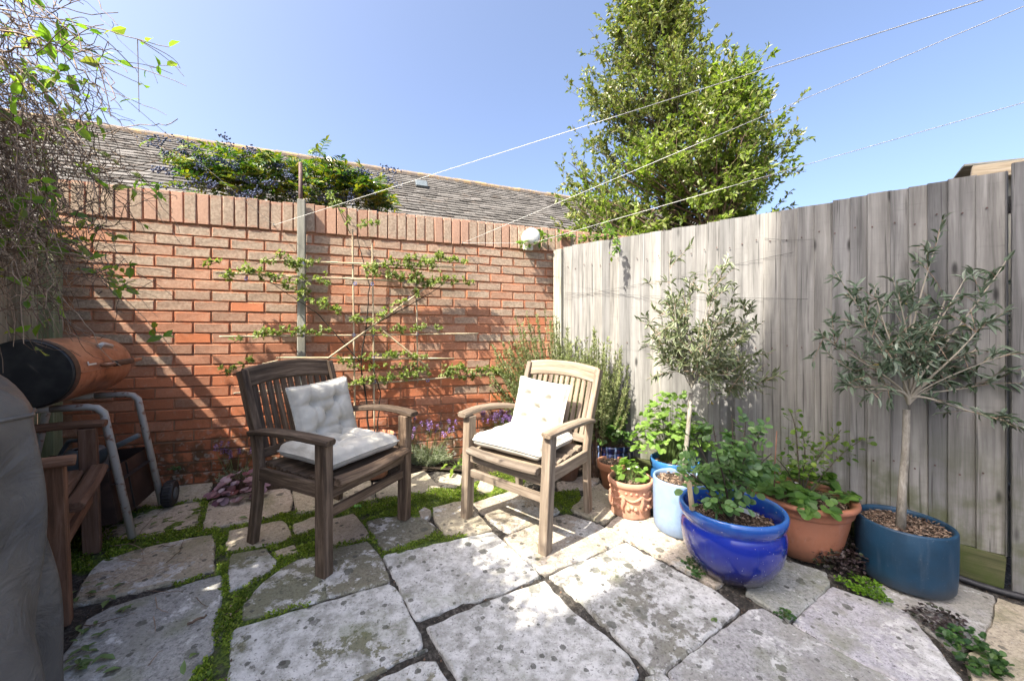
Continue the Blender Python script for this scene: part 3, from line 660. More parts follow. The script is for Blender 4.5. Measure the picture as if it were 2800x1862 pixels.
# ------------------------------------------------------------------ the house behind the camera (it throws the big shade)
hz = 12.4
house = thing('house', 'tall rendered house well behind the viewer shading the near paving', 'house', (0, 0, 0))
ax_ = Vector((math.sin(SUN_AZ), math.cos(SUN_AZ), 0)); pr_ = Vector((math.cos(SUN_AZ), -math.sin(SUN_AZ), 0))
HS = -5.0
def hp(o_, z, s_=HS): q = ax_*s_+pr_*o_; return (q.x, q.y, z)
def edge(z): return -1.036+.0965*(z-7.58)
b0_, t0_ = edge(-.6), edge(hz)
V = [hp(b0_, -.6), hp(1.7, -.6), hp(1.7, hz), hp(t0_, hz), hp(b0_, -.6, HS-5), hp(1.7, -.6, HS-5), hp(1.7, hz, HS-5), hp(t0_, hz, HS-5)]
mb = MB(); mb.add(V, [(0, 1, 2, 3), (5, 4, 7, 6), (4, 0, 3, 7), (1, 5, 6, 2), (3, 2, 6, 7)]); mb.build('wall', M['render'], house)
bl = (-2.4, -.9, 0)

# ------------------------------------------------------------------ neighbour's roof behind the wall
RZ = EYE+4.0
A = at(238, 344, 7.27); B = at(1496, 534, 10.9); A.z = B.z = RZ
rd = (B-A).normalized(); A2 = A-rd*4; LEN = (B-A).length+9
rn = Vector((rd.y, -rd.x, 0)); PITCH = math.radians(34)
nb = thing('neighbour_house', 'slate-roofed building beyond the brick wall', 'house', tuple(A2))
dn = rn*math.cos(PITCH)-Vector((0, 0, math.sin(PITCH))); up = rn*math.sin(PITCH)+Vector((0, 0, math.cos(PITCH)))
V = []; Tq = []; G_ = .175; b = 0
for c in range(34):
    L = -.05
    offs = (c % 2)*.13
    t = -offs
    while t < LEN:
        w = .26+R.uniform(-.012, .012); j = R.gauss(0, .006); l = R.uniform(.0, .016)
        p0 = rd*t+dn*(c*G_)+up*(.002+j*.3); p1 = rd*(t+w-.006)+dn*(c*G_)+up*(.002-j*.3)
        q0 = rd*t+dn*((c+1)*G_+.03+l)+up*(.024+j); q1 = rd*(t+w-.006)+dn*((c+1)*G_+.03+l*.6)+up*(.024+j*.5)
        e0 = q0-up*.02; e1 = q1-up*.02
        V += [p0, p1, q1, q0, q0, q1, e1, e0]; Tq += [(b, b+1, b+2, b+3), (b+4, b+5, b+6, b+7)]; b += 8; t += w
# join slate face and its thick edge into one island
V = np.array([tuple(v) for v in V]); Tq = np.array(Tq); Tq[1::2] = Tq[1::2]; 
Tq2 = Tq.copy(); Tq2[1::2, 0] -= 1; Tq2[1::2, 1] -= 3
roof = link('roof', npmesh('roof', V, Tq2), M['slate'], nb); roof['kind'] = 'stuff'
mb = MB(); cl_ = dn*(34*G_); bk = -rn*5
mb.add([(0, 0, -.02), tuple(rd*LEN-Vector((0, 0, .02))), tuple(rd*LEN+cl_-up*.03), tuple(cl_-up*.03), tuple(bk+Vector((0, 0, -3.3))), tuple(rd*LEN+bk+Vector((0, 0, -3.3)))],
       [(0, 3, 2, 1), (0, 1, 5, 4)]); mb.build('roof_deck', M['slate'], nb)
t = 0
rp = None
while t < LEN:
    mb = MB(); sec = [(.11*math.cos(a), .10*math.sin(a)-.02) for a in np.linspace(-.3, math.pi+.3, 8)]
    mb.sweep([rd*t, rd*(t+.44)], sec, scale=[1.0, .94]); o = mb.build('ridge_tile', M['ridge'], nb); o.location.z = .0+R.gauss(0, .004); t += .445
wl = rn*(34*G_*math.cos(PITCH)-.25); zt_ = -34*G_*math.sin(PITCH)
mb = MB(); mb.add([tuple(wl+Vector((0, 0, zt_))), tuple(rd*LEN+wl+Vector((0, 0, zt_))), tuple(rd*LEN+wl+Vector((0, 0, -6))), tuple(wl+Vector((0, 0, -6)))], [(0, 1, 2, 3)])
mb.build('wall', M['terracotta_dark'], nb)
# roof ventilator
def on_roof(x, y):
    u = Vector(((x-1400)/F, 1, -(y-YH)/F)); o_ = Vector((0, 0, EYE)); k = (A2-o_).dot(up)/u.dot(up); return o_+u*k
q = on_roof(1152, 512)-A2
mb = MB(); mb.sweep([q+dn*.12+up*.04, q-dn*.12+up*.10], rect(.26, .06, .01), up=tuple(up)); o = mb.build('roof_vent', M['grey_plastic'], nb)

# ------------------------------------------------------------------ posts and canes on the wall
tp = tw(828)
mb = MB(); mb.beam(wp(tp, .05, .045)-wp(tp, 0, 0), wp(tp, pw(828, 553).z, .045)-wp(tp, 0, 0), .052, .05, up=tuple(WN))
post = mb.build('timber_post', M['grey_post']); post.location = wp(tp, 0, 0); tag(post, 'pale grey timber post standing against the brick wall', 'post')
a = pw(822, 560, -.02); b = pw(822, 445, -.02)
mb = MB(); mb.tube([a-Vector((0, 0, .1)), b], .014, 10); tag(mb.build('iron_pole', M['rust_iron']), 'thin rusty iron pole rising above the wall in front of the mahonia', 'pole')
trel = thing('cane_trellis', 'bamboo cane trellis tied against the sunny brick wall', 'trellis', tuple(wp(tw(1000), .05, .11)))
TL = trel.location
CANES = [(964, 630, 971, 1190), (1018, 665, 1024, 1190), (1138, 742, 1142, 1045), (712, 711, 1275, 732), (590, 746, 1300, 778), (600, 921, 1308, 912), (755, 978, 1242, 980),
         (640, 1075, 1378, 1022), (896, 980, 1185, 772), (1048, 905, 1175, 1008), (700, 1000, 760, 985)]
for q, (x0, y0, x1, y1) in enumerate(CANES):
    o_ = .11 if abs(x1-x0) < 40 else (.122 if q < 8 else .134)
    a, b = pw(x0, y0, o_)-TL, pw(x1, y1, o_)-TL; mb = MB(); L = (b-a).length; k = max(3, int(L/.16)); pts = []; sc = []
    for i in range(k):
        f0 = i/k; m_ = a.lerp(b, f0)+Vector((0, 0, R.gauss(0, .002)))
        pts += [m_, a.lerp(b, f0+.03/L*.4), a.lerp(b, f0+.08/L*.4)]; sc += [1.25, 1.0, 1.0]
    pts.append(b); sc.append(.9)
    mb.tube(pts, .0062 if q not in (10,) else .004, 7, sc); mb.build('cane', M['cane'], trel)
for x, y in ((972, 776), (1019, 777), (1141, 776), (968, 916), (1021, 915), (1141, 914), (966, 980), (1022, 980), (972, 1048), (1024, 1044), (674, 762), (1105, 771), (828, 720), (828, 918), (1170, 1040), (1120, 815)):
    p = pw(x, y, .124)-TL; mb = MB(); mb.tube([p+Vector((.011*math.cos(a_), .008*math.sin(a_)*.3-.004, .011*math.sin(a_))) for a_ in np.linspace(0, 6.28, 9)], .0022, 5); mb.build('tie', M['tie'], trel)

# espalier plants growing on the canes ------------------------------------------------------
def wall_stem(pts, off): return np.array([tuple(pw(x, y, off)) for x, y in pts])
def dense(P, n=24):
    P = np.asarray(P, float); d = np.r_[0, np.cumsum(np.linalg.norm(np.diff(P, axis=0), axis=1))]; t = np.linspace(0, d[-1], n)
    return np.stack([np.interp(t, d, P[:, i]) for i in range(3)], 1)
def espalier(name, label, base, stems, sprays):
    th = thing(name, label, 'plant', tuple(base)); B_ = np.array(base)
    lines = []; r0 = []; r1 = []
    for st, a, b in stems: lines.append(dense(wall_stem(st, .125))-B_+rng.normal(size=(24, 3))*.0025); r0.append(a); r1.append(b)
    P = []; D = []; N = []; tw_ = []
    for sp, den, wid in sprays:
        L = dense(wall_stem(sp, .135), 40)-B_; lines.append(L[::3]); r0.append(.0028); r1.append(.0015)
        ln = np.linalg.norm(np.diff(L, axis=0), axis=1).sum(); ncl = int(ln*den/2.6)
        for _ in range(ncl):
            i = rng.integers(0, 39); c0 = L[i]+rng.normal(size=3)*np.array([.008, .008, .006])
            d = unit(rng.normal(size=3)*np.array([.8, .35, .8])+np.array([WN.x*.8, WN.y*.8, .35])); ll = rng.uniform(.3, 1.0)*wid; e = c0+d*ll
            tw_.append(np.stack([c0, (c0+e)/2+rng.normal(size=3)*.004, e]))
            k = rng.integers(6, 11); f = rng.uniform(.35, 1.0, k)[:, None]
            P.append(c0+(e-c0)*f); D.append(unit(d*.4+rng.normal(size=(k, 3))*.75)); N.append(unit(rng.normal(size=(k, 3))*.6+np.array([WN.x*.6, WN.y*.6, .8])))
    P = np.concatenate(P); D = np.concatenate(D); N = np.concatenate(N)
    tubes('branch', lines, r0, r1, M['bark_dark'], th, 5); tubes('twig', tw_, .0013, .0009, M['stem_green'], th)
    cloud('foliage', P, D, N, rng.uniform(.018, .036, len(P)), .62, T4, M['lf_esp'], th)
def _ppx(*a): return [(a[i], a[i+1]) for i in range(0, len(a), 2)]
espalier('espalier_bush', 'small-leaved espalier bush trained across the cane trellis', pg(1010, 1305)+Vector((0, .02, .18)),
  [(ppx(1010, 1190, 1000, 1080, 985, 990, 1000, 900, 1010, 780, 975, 640), .0075, .003), (ppx(1030, 1190, 1040, 1070, 1010, 980), .006, .003), (ppx(985, 990, 870, 860, 740, 770), .005, .002), (ppx(1000, 900, 1130, 830, 1240, 760), .005, .002)],
  [(ppx(700, 722, 760, 700, 830, 735, 870, 710), 190, .06), (ppx(620, 755, 690, 745, 760, 758, 840, 772, 900, 765), 190, .06), (ppx(730, 770, 800, 790, 870, 820, 930, 852, 1000, 880), 170, .055),
   (ppx(700, 915, 780, 905, 860, 908, 900, 905), 190, .045), (ppx(900, 530, 930, 575, 960, 620, 1040, 615), 130, .06), (ppx(1000, 740, 1080, 720, 1130, 735, 1200, 700, 1275, 720), 240, .065),
   (ppx(1020, 740, 1100, 765, 1180, 770, 1300, 768), 230, .06), (ppx(1100, 720, 1140, 700, 1200, 735), 160, .05), (ppx(1010, 880, 1100, 825, 1190, 770, 1230, 760), 130, .05), (ppx(1020, 905, 1080, 905, 1160, 895, 1200, 905), 150, .05), (ppx(930, 985, 1010, 975, 1090, 970, 1170, 975), 150, .045),
   (ppx(930, 1055, 1000, 1040, 1100, 1030, 1180, 1020), 190, .05), (ppx(1080, 1010, 1130, 1000, 1160, 1015), 170, .045), (ppx(1215, 1020, 1255, 1010, 1290, 1035), 360, .08), (ppx(1290, 1020, 1340, 1012, 1390, 1030), 330, .065),
   (ppx(600, 1020, 650, 1005, 700, 985), 130, .05), (ppx(600, 715, 580, 722, 545, 725), 150, .035), (ppx(640, 935, 665, 925), 130, .03), (ppx(955, 1000, 1000, 1012, 1050, 1000), 110, .04)])
mb = MB(); mb.tube([tuple(pw(905, 525, .05)), tuple(pw(930, 580, .1)), tuple(pw(958, 640, .12))], .003, 5); tag(mb.build('stray_shoot', M['stem_green']), 'thin leafy shoot topping the left upright cane', 'shoot')

# ------------------------------------------------------------------ washing line and its reel
reel = thing('line_reel', 'white plastic washing line reel fixed high on the wall', 'line reel', tuple(pw(1442, 655, .0)))
RL = reel.location
mb = MB(); mb.sweep([WN*.0, WN*.05, WN*.11, WN*.135, WN*.148], circ(.075, 28), up=(0, 0, 1), scale=[.78, .98, 1, .9, .55], smooth=True); mb.build('housing', M['white_plastic'], reel)
mb = MB(); mb.sweep([WN*-.01+Vector((0, 0, -.02)), WN*.03+Vector((0, 0, -.02))], rect(.09, .16), up=(0, 0, 1)); mb.build('bracket', M['white_plastic'], reel)
for dx in (-.012, .034):
    c_ = WN*.128+WD*(dx+.01)+Vector((0, 0, -.03+dx*.3)); mb = MB(); mb.tube([c_, c_+WN*.014], .009, 10); mb.build('screw_hole', M['black_plastic'], reel)
h1, h2 = pw(748, 616, .045), pw(1265, 665, .045); rl = RL+WN*.12+Vector((0, 0, -.06))
wl_ = thing('washing_line', 'white washing line zigzagging between the wall hooks and the house', 'line', tuple(h1))
hy = bl[1]
def sag(a, b, d, n=14): return [a.lerp(b, i/(n-1))-Vector((0, 0, d*4*(i/(n-1))*(1-i/(n-1)))) for i in range(n)]
def thru(a, x, y, Z, yend):
    b = at(x, y, Z); k = (yend-a.y)/(b.y-a.y); return a+(b-a)*k
for a, b in ((h1, thru(h1, 25, 0, 1.4, -.9)), (h1, thru(h1, 2690, 0, 1.0, -.95)), (h2, thru(h2, 2800, 18, 1.2, -.95)), (rl, thru(rl, 2800, 281, 1.3, -.95)), (h2, rl)):
    mb = MB(); mb.tube([p-h1 for p in sag(a, b, .0)], .0014, 6); mb.build('cord', M['rope'], wl_)
lp = thing('line_post', 'timber post with crossbar carrying the washing line ends', 'post', (3.75, -1.0, -.2))
mb = MB(); mb.beam((0, 0, -.3), (0, 0, 2.75), .09, .09, up=(0, 1, 0)); mb.build('post', M['grey_post'], lp)
mb = MB(); mb.beam((-.6, 0, 2.62), (.7, 0, 2.2), .05, .09); mb.build('crossbar', M['grey_post'], lp)
for h in (h1, h2):
    mb = MB(); mb.tube([h-WN*.06-h1, h-h1, h+Vector((0, 0, .014))-h1], .0035, 6); mb.build('hook', M['wire'], wl_)

# ------------------------------------------------------------------ chairs
CW, CD = .56, .545
def chair(name, label, loc, th, mat, seatmat=None, tilt=0):
    """local: x forward, y left; origin between the front feet"""
    q = thing(name, label, 'chair', loc, th); m2 = seatmat or mat
    q.rotation_euler = (0, 0, th); hw = CW/2
    # follow the fall of the paving
    fx = Vector((math.cos(th), math.sin(th), 0)); fy = Vector((-math.sin(th), math.cos(th), 0))
    sx = -.03*fx.x+.05*fx.y; sy = -.03*fy.x+.05*fy.y
    q.rotation_mode = 'QUATERNION'
    X = Vector((fx.x, fx.y, sx)).normalized(); Y = Vector((fy.x, fy.y, sy)); Y = (Y-X*Y.dot(X)).normalized(); Zv = X.cross(Y)
    q.rotation_quaternion = Matrix((X, Y, Zv)).transposed().to_quaternion()
    for s in (-1, 1):
        mb = MB(); mb.beam((0, s*hw, 0), (-.006, s*hw, .628), .052, .062, up=(1, 0, 0)); mb.build('leg', mat, q)
        mb = MB(); pts = [(-CD, s*hw*.97, 0), (-CD+.035, s*hw*.96, .22), (-CD+.05, s*hw*.95, .42), (-CD+.02, s*hw*.95, .60), (-CD-.04, s*hw*.95, .76), (-CD-.092, s*hw*.95, .905)]
        mb.sweep(pts, rect(.036, .055, .004), up=(1, 0, 0), goff=R.random()*9, cham=.004); mb.build('leg', mat, q)
        mb = MB(); ap = []; sc = []
        for i in range(9):
            f = i/8; ap.append((.055-f*(CD+.075), s*(hw+.012+.022*math.sin(math.pi*min(1, f*1.15))-.03*f*f), .640+.018*math.sin(math.pi*f)-.055*f**1.6)); sc.append(1.0 if f < .75 else 1.0-.5*(f-.75))
        mb.sweep(ap, rect(.064, .030, .008), up=(0, 0, 1), scale=sc, goff=R.random()*9, cham=.006); mb.build('arm', mat, q)
        mb = MB(); mb.beam((-.03, s*(hw-.005), .395), (-CD+.06, s*(hw-.01), .385), .024, .07); mb.build('side_rail', mat, q)
    mb = MB(); mb.beam((0, -hw+.02, .385), (0, hw-.02, .385), .026, .06); mb.build('apron', mat, q)
    mb = MB(); mb.beam((-.002, -hw+.02, .285), (-.002, hw-.02, .285), .024, .046); mb.build('stretcher', mat, q)
    for i in range(7):                                    # seat slats, dished
        f = i/6; x = .032-f*(CD-.065); w = .072 if i else .078
        zc = .442-.030*math.sin(math.pi*min(1, f*1.05)*.85) if i else .436
        pts = [(x, (j/6-.5)*2*(hw-.036 if 0 < i < 6 else hw-.036), zc-.012*(1-((j/6-.5)*2)**2)) for j in range(7)]
        mb = MB(); mb.sweep(pts, rect(.066 if i else .07, .022 if i else .038, .007 if i else .014), up=(.12 if i else .0, 0, 1), goff=R.random()*9, cham=.004); mb.build('slat', m2, q)
    def backpt(z, y, fwd=0): # plane of the backrest
        f = (z-.42)/.485; x = -CD+.05-.142*f-.0*f*f-.02*(1-(y/hw)**2)*min(1, f+.2); return (x+fwd, y, z)
    for i in range(11):
        y = (i-5)*(hw*.95*2-.062)/11.0
        mb = MB(); mb.sweep([backpt(z, y) for z in (.47, .6, .72, .845)], rect(.030, .014, .003), up=(1, 0, 0), goff=R.random()*9); mb.build('back_slat', mat, q)
    mb = MB(); pts = []; sc = []
    for j in range(11):
        y = (j/10-.5)*2*(hw*.95-.012); k = 1-(j/5-1)**2; pts.append(backpt(.866+.020*k, y, .002)); sc.append(1.0)
    mb.sweep(pts, rect(.027, .105, .008), up=(-.28, 0, 1), goff=R.random()*9); mb.build('top_rail', mat, q)
    mb = MB(); mb.sweep([backpt(.475, (j/6-.5)*2*(hw*.95-.012), .002) for j in range(7)], rect(.026, .05, .004), up=(-.28, 0, 1)); mb.build('lower_rail', mat, q)
    return q
def cloc(x, y): return (x, y, gz(x, y))
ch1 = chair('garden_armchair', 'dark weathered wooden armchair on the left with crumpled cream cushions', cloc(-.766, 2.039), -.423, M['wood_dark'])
ch2 = chair('garden_armchair', 'pale sunlit wooden armchair in the middle in front of the rosemary', cloc(-.052, 2.167), -2.207, M['wood_pale'])
th3 = math.atan2(.63, .776)
ch3 = chair('garden_armchair', 'reddish wooden armchair at far left half hidden by the grey cover', cloc(-1.915, 1.68), th3, M['wood_red'])

def cushion(name, label, ch, mat4, w, d, th_, seed, tufts, group):
    r_ = np.random.default_rng(seed); n = 44
    a = np.linspace(-1, 1, n); U, Vv = np.meshgrid(a, a)
    # pillow outline: slightly concave sides, plump corners
    X = U*w/2*(1-.05*(1-Vv**2)+.0*U); Y = Vv*d/2*(1-.05*(1-U**2))
    edge = np.clip(1-np.maximum(np.abs(U), np.abs(Vv))**6, 0, 1)**.55
    H = th_/2*edge*(.82+.18*(1-U**2)*(1-Vv**2))
    dent = np.zeros_like(H); ph = r_.uniform(0, 6, 8)
    for (tx, ty) in tufts:
        dd = np.hypot(U-tx, Vv-ty); dent += .80*np.exp(-(dd/.13)**2)+.26*np.exp(-(dd/.34)**2)
    for i_, (tx, ty) in enumerate(tufts):                  # creases running between the tufts and to the edge
        for (sx_, sy_) in tufts[i_+1:]:
            if math.hypot(tx-sx_, ty-sy_) > 1.0: continue
            t_ = np.clip(((U-tx)*(sx_-tx)+(Vv-ty)*(sy_-ty))/((sx_-tx)**2+(sy_-ty)**2), 0, 1)
            dent += .20*np.exp(-(np.hypot(U-tx-t_*(sx_-tx), Vv-ty-t_*(sy_-ty))/.055)**2)
        ex, ey = (np.sign(tx) if abs(tx) > .2 else 0), (np.sign(ty) if abs(ty) > .2 else 0)
        for (qx, qy) in ((ex, ty), (tx, ey)):
            if qx == 0 and qy == 0 or (qx, qy) == (tx, ty): continue
            L2 = (qx-tx)**2+(qy-ty)**2+1e-6; t_ = np.clip(((U-tx)*(qx-tx)+(Vv-ty)*(qy-ty))/L2, 0, 1)
            dent += .16*np.exp(-(np.hypot(U-tx-t_*(qx-tx), Vv-ty-t_*(qy-ty))/.06)**2)
    wr_ = .028*np.sin(9*U+3*np.sin(5*Vv+ph[0])+ph[1])*np.sin(7*Vv+ph[2])+.02*np.sin(17*U*Vv+ph[3])+.018*np.sin(23*U+6*Vv+ph[4])*np.abs(Vv)**3
    top = H*(1.12-np.clip(dent, 0, 1.0)*1.0)+wr_*th_*edge*.9; bot = -H*(1-np.clip(dent, 0, .93)*.35)
    V = np.concatenate([np.stack([X, Y, top], -1).reshape(-1, 3), np.stack([X, Y, bot], -1).reshape(-1, 3)])
    idx = np.arange(n*n).reshape(n, n); f1 = np.stack([idx[:-1, :-1], idx[:-1, 1:], idx[1:, 1:], idx[1:, :-1]], -1).reshape(-1, 4)
    f2 = f1[:, ::-1]+n*n
    bd = np.r_[idx[0, :-1], idx[:-1, -1], idx[-1, :0:-1], idx[:0:-1, 0]]; b2 = np.roll(bd, -1)
    f3 = np.stack([b2, bd, bd+n*n, b2+n*n], -1)
    c = thing(name, label, 'cushion', (0, 0, 0), 0, group)
    c.matrix_world = ch.matrix_world_l @ mat4
    link('cover', npmesh('cushion_cover', V, np.concatenate([f1, f2, f3]), True), M['cotton'], c)
    # seam piping and tie tapes
    mb = MB(); k = len(bd); mb.sweep([tuple(V[i]*1.0) for i in bd[::2]]+[tuple(V[bd[0]])], circ(.004, 5), smooth=True); mb.build('piping', M['cotton'], c)
    for (tx, ty) in tufts:
        i = int((ty+1)/2*(n-1)+.5)*n+int((tx+1)/2*(n-1)+.5); mb = MB(); mb.ball((V[i][0], V[i][1], V[i][2]+.001), .007, 8, 4, .5); mb.build('tuft_button', M['cotton'], c)
    return c
for c in (ch1, ch2, ch3):
    pass
class CW_:
    def __init__(s, o): s.matrix_world_l = Matrix.Translation(o.location) @ o.rotation_quaternion.to_matrix().to_4x4()
T5 = [(-.42, -.42), (.42, -.42), (0, 0), (-.42, .42), (.42, .42)]
def RX(a): return Matrix.Rotation(math.radians(a), 4, 'X')
def RY(a): return Matrix.Rotation(math.radians(a), 4, 'Y')
def RZm(a): return Matrix.Rotation(math.radians(a), 4, 'Z')
def TT(x, y, z): return Matrix.Translation((x, y, z))
c1, c2 = CW_(ch1), CW_(ch2)
cushion('seat_cushion', 'cream tufted seat cushion on the dark left armchair', c1, TT(-.225, .01, .490) @ RZm(-4) @ RY(-2), .44, .44, .125, 1, T5, 'cream cushions')
cushion('back_cushion', 'cream tufted cushion slumped against the back of the dark left armchair', c1, TT(-.41, .06, .635) @ RZm(4) @ RY(-106) @ RX(180) @ RZm(1), .38, .42, .105, 2, T5, 'cream cushions')
cushion('seat_cushion', 'bright white seat cushion on the pale sunlit armchair', c2, TT(-.215, -.02, .490) @ RZm(4) @ RY(-2), .45, .46, .125, 3, T5, 'cream cushions')
cushion('back_cushion', 'bright white cushion upright against the pale armchair back', c2, TT(-.43, -.055, .630) @ RZm(-2) @ RY(-105) @ RX(180) @ RZm(-2), .38, .40, .105, 4, T5, 'cream cushions')

# ------------------------------------------------------------------ pots
def potpx(xl, xr, yr, yb, k):
    xc = (xl+xr)/2; u = (xc-1400)/F; c = (xr-xl)/2/(F*math.sqrt(1+u*u)); Zg = pg(xc, yb).y
    Z = Zg/(1-k*c); r = c*Z; x = u*Z; zr = EYE-(yr-YH)/F*Z; z0 = gz(x, Z)
    return Vector((x, Z, z0)), r, zr-z0
def pot(name, label, px_, prof, mat, soil=.85, soilmat='soil', n=48, group=None, extra=None):
    loc, r, h = potpx(*px_); q = thing(name, label, 'pot', tuple(loc), R.uniform(0, 6), group)
    mb = MB(); mb.lathe([(a*r, b*h) for a, b in prof], n); o = mb.build('body', mat, q)
    rs = min(a for a, b in prof[-4:] )*r
    # fill: disc of earth with loose chips
    zs = soil*h; inner = prof[-1][0]*r
    nn = 28; V = [(0, 0, zs+.006)]; 
    for ring in (.4, .75, 1.0):
        for j in range(nn): a = 2*math.pi*j/nn; V.append((inner*ring*math.cos(a), inner*ring*math.sin(a), zs+rng.normal()*.004*(ring < 1)))
    Fc = [(0, 1+j, 1+(j+1) % nn) for j in range(nn)]
    for l in range(2):
        for j in range(nn): j2 = (j+1) % nn; Fc.append((1+l*nn+j, 1+(l+1)*nn+j, 1+(l+1)*nn+j2)); Fc.append((1+l*nn+j, 1+(l+1)*nn+j2, 1+l*nn+j2))
    mb = MB(); mb.add(V, Fc); mb.build('soil', M['soil'], q)
    nc = int(900*inner*inner/.03); P = rng.uniform(-1, 1, (nc*2, 2)); P = P[np.hypot(P[:, 0], P[:, 1]) < .97]*inner
    P3 = np.c_[P, np.full(len(P), zs+.006)+rng.uniform(0, .006, len(P))]
    V_, T_ = leaves(P3, rdir(len(P), 0, 1)*np.array([1, 1, .25]), rdir(len(P), 2), rng.uniform(.008, .028, len(P)), .35, T2)
    o = link('bark_chips', npmesh('bark_chips', V_, T_), M['chips'], q); o['kind'] = 'stuff'
    return q, loc, r, h
BOWL = [(.02, 0), (.55, 0), (.66, .03), (.80, .16), (.92, .34), (.975, .52), (.985, .66), (.955, .76), (.935, .79), (.955, .81), (1.0, .87), (1.015, .94), (1.0, .985), (.975, 1.0), (.93, .99), (.915, .95), (.90, .80), (.88, .66)]
CYL = [(.02, 0), (.86, 0), (.93, .02), (.965, .06), (.985, .2), (1.0, .6), (1.0, .97), (.985, .995), (.95, 1.0), (.91, .985), (.90, .95), (.89, .85)]
TERRA = [(.02, 0), (.60, 0), (.63, .02), (.74, .28), (.83, .60), (.855, .74), (.86, .765), (.90, .775), (.915, .80), (.935, .905), (.985, .915), (1.0, .935), (1.0, .965), (.985, .99), (.95, 1.0), (.87, .985), (.85, .94), (.83, .85)]
FLOWER = [(.02, 0), (.62, 0), (.65, .02), (.86, .70), (.93, .71), (.95, .73), (1.0, .97), (.99, 1.0), (.92, 1.0), (.90, .96), (.86, .82)]
STRAIGHT = [(.02, 0), (.82, 0), (.88, .02), (.87, .06), (.86, .10), (.88, .45), (.91, .80), (.94, .82), (1.0, .86), (1.015, .92), (1.0, .98), (.96, 1.0), (.90, .99), (.885, .94), (.87, .85)]
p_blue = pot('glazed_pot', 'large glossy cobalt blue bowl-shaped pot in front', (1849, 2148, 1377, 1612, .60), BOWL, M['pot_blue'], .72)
p_terra = pot('planter_pot', 'big terracotta-coloured pot behind the cobalt blue one', (2040, 2344, 1345, 1546, .62), TERRA, M['terracotta_plastic'], .87)
p_dark = pot('cylinder_pot', 'dark petrol blue cylinder pot by the fence at right', (2327, 2614, 1420, 1646, .93), CYL, M['pot_darkblue'], .90)
p_light = pot('cylinder_pot', 'pale blue cylinder pot holding the slim olive tree', (1783, 1942, 1303, 1484, .93), CYL, M['pot_lightblue'], .90)
p_relief = pot('relief_pot', 'terracotta pot with moulded garland relief', (1662, 1786, 1303, 1426, .88), STRAIGHT, M['terracotta_pale'], .84)
p_small = pot('flower_pot', 'small orange terracotta flower pot between navy pot and relief pot', (1632, 1722, 1259, 1343, .64), FLOWER, M['terracotta'], .88)
p_navy = pot('glazed_pot', 'navy glazed pot with pale streaks beside the pale armchair', (1606, 1732, 1206, 1306, .60), BOWL, M['pot_navy'], .88)
p_mid = pot('glazed_pot', 'mid blue glazed pot tucked behind the pale blue cylinder', (1776, 1912, 1252, 1400, .62), BOWL, M['pot_midblue'], .85)
p_brown = pot('flower_pot', 'dull brown flower pot under the pale armchair', (1514, 1590, 1258, 1318, .68), FLOWER, M['terracotta_dark'], .85)
p_orange = pot('flower_pot', 'orange terracotta pot behind the dark left armchair', (966, 1080, 1186, 1316, .66), FLOWER, M['terracotta'], .88)
# garland relief on the moulded pot
q, loc, r, h = p_relief
for k in range(7):
    a0 = k*2*math.pi/7
    def rp_(a, zf, out=.012): return (r*.885*math.cos(a)+out*math.cos(a), r*.885*math.sin(a)+out*math.sin(a), zf*h)
    mb = MB(); mb.tube([rp_(a0+f*2*math.pi/7, .64-.12*math.sin(math.pi*f), .006) for f in np.linspace(0, 1, 9)], .008, 6); mb.build('garland', M['terracotta_pale'], q)
    mb = MB(); mb.tube([rp_(a0, .64, .0), rp_(a0+.05, .5, .006), rp_(a0-.04, .36, .006), rp_(a0+.03, .22, .003)], .011, 6, [1.2, 1.3, 1, .6]); mb.build('figure', M['terracotta_pale'], q)
    for j in range(3):
        mb = MB(); mb.ball(rp_(a0+.25+.18*j, .30+.05*(j % 2), .0), .014, 8, 5); mb.build('fruit', M['terracotta_pale'], q)
        mb = MB(); mb.ball(rp_(a0+.15+.25*j, .71, .0), .010, 8, 5); mb.build('boss', M['terracotta_pale'], q)
# plant label and stake stub in the blue pot
q, loc, r, h = p_blue
z_ = loc.z+h*.74
l0 = at(2030, 1393, loc.y+.07); l1 = at(2076, 1412, loc.y+.05)
mb = MB(); mb.sweep([l0-(l1-l0)*.2, l1], rect(.028, .003, .001), up=(0, -.6, .8)); tag(mb.build('plant_label', M['label_tag']), 'grey plastic plant label leaning inside the cobalt pot', 'label')
s0 = at(1893, 1392, loc.y-.07); s1 = at(1884, 1318, loc.y-.09)
mb = MB(); mb.tube([s0, s0.lerp(s1, .5), s1], .012, 10, [1.1, .95, .9]); tag(mb.build('wooden_stake', M['cane']), 'short wooden stake stub at the rim of the cobalt pot', 'stake')

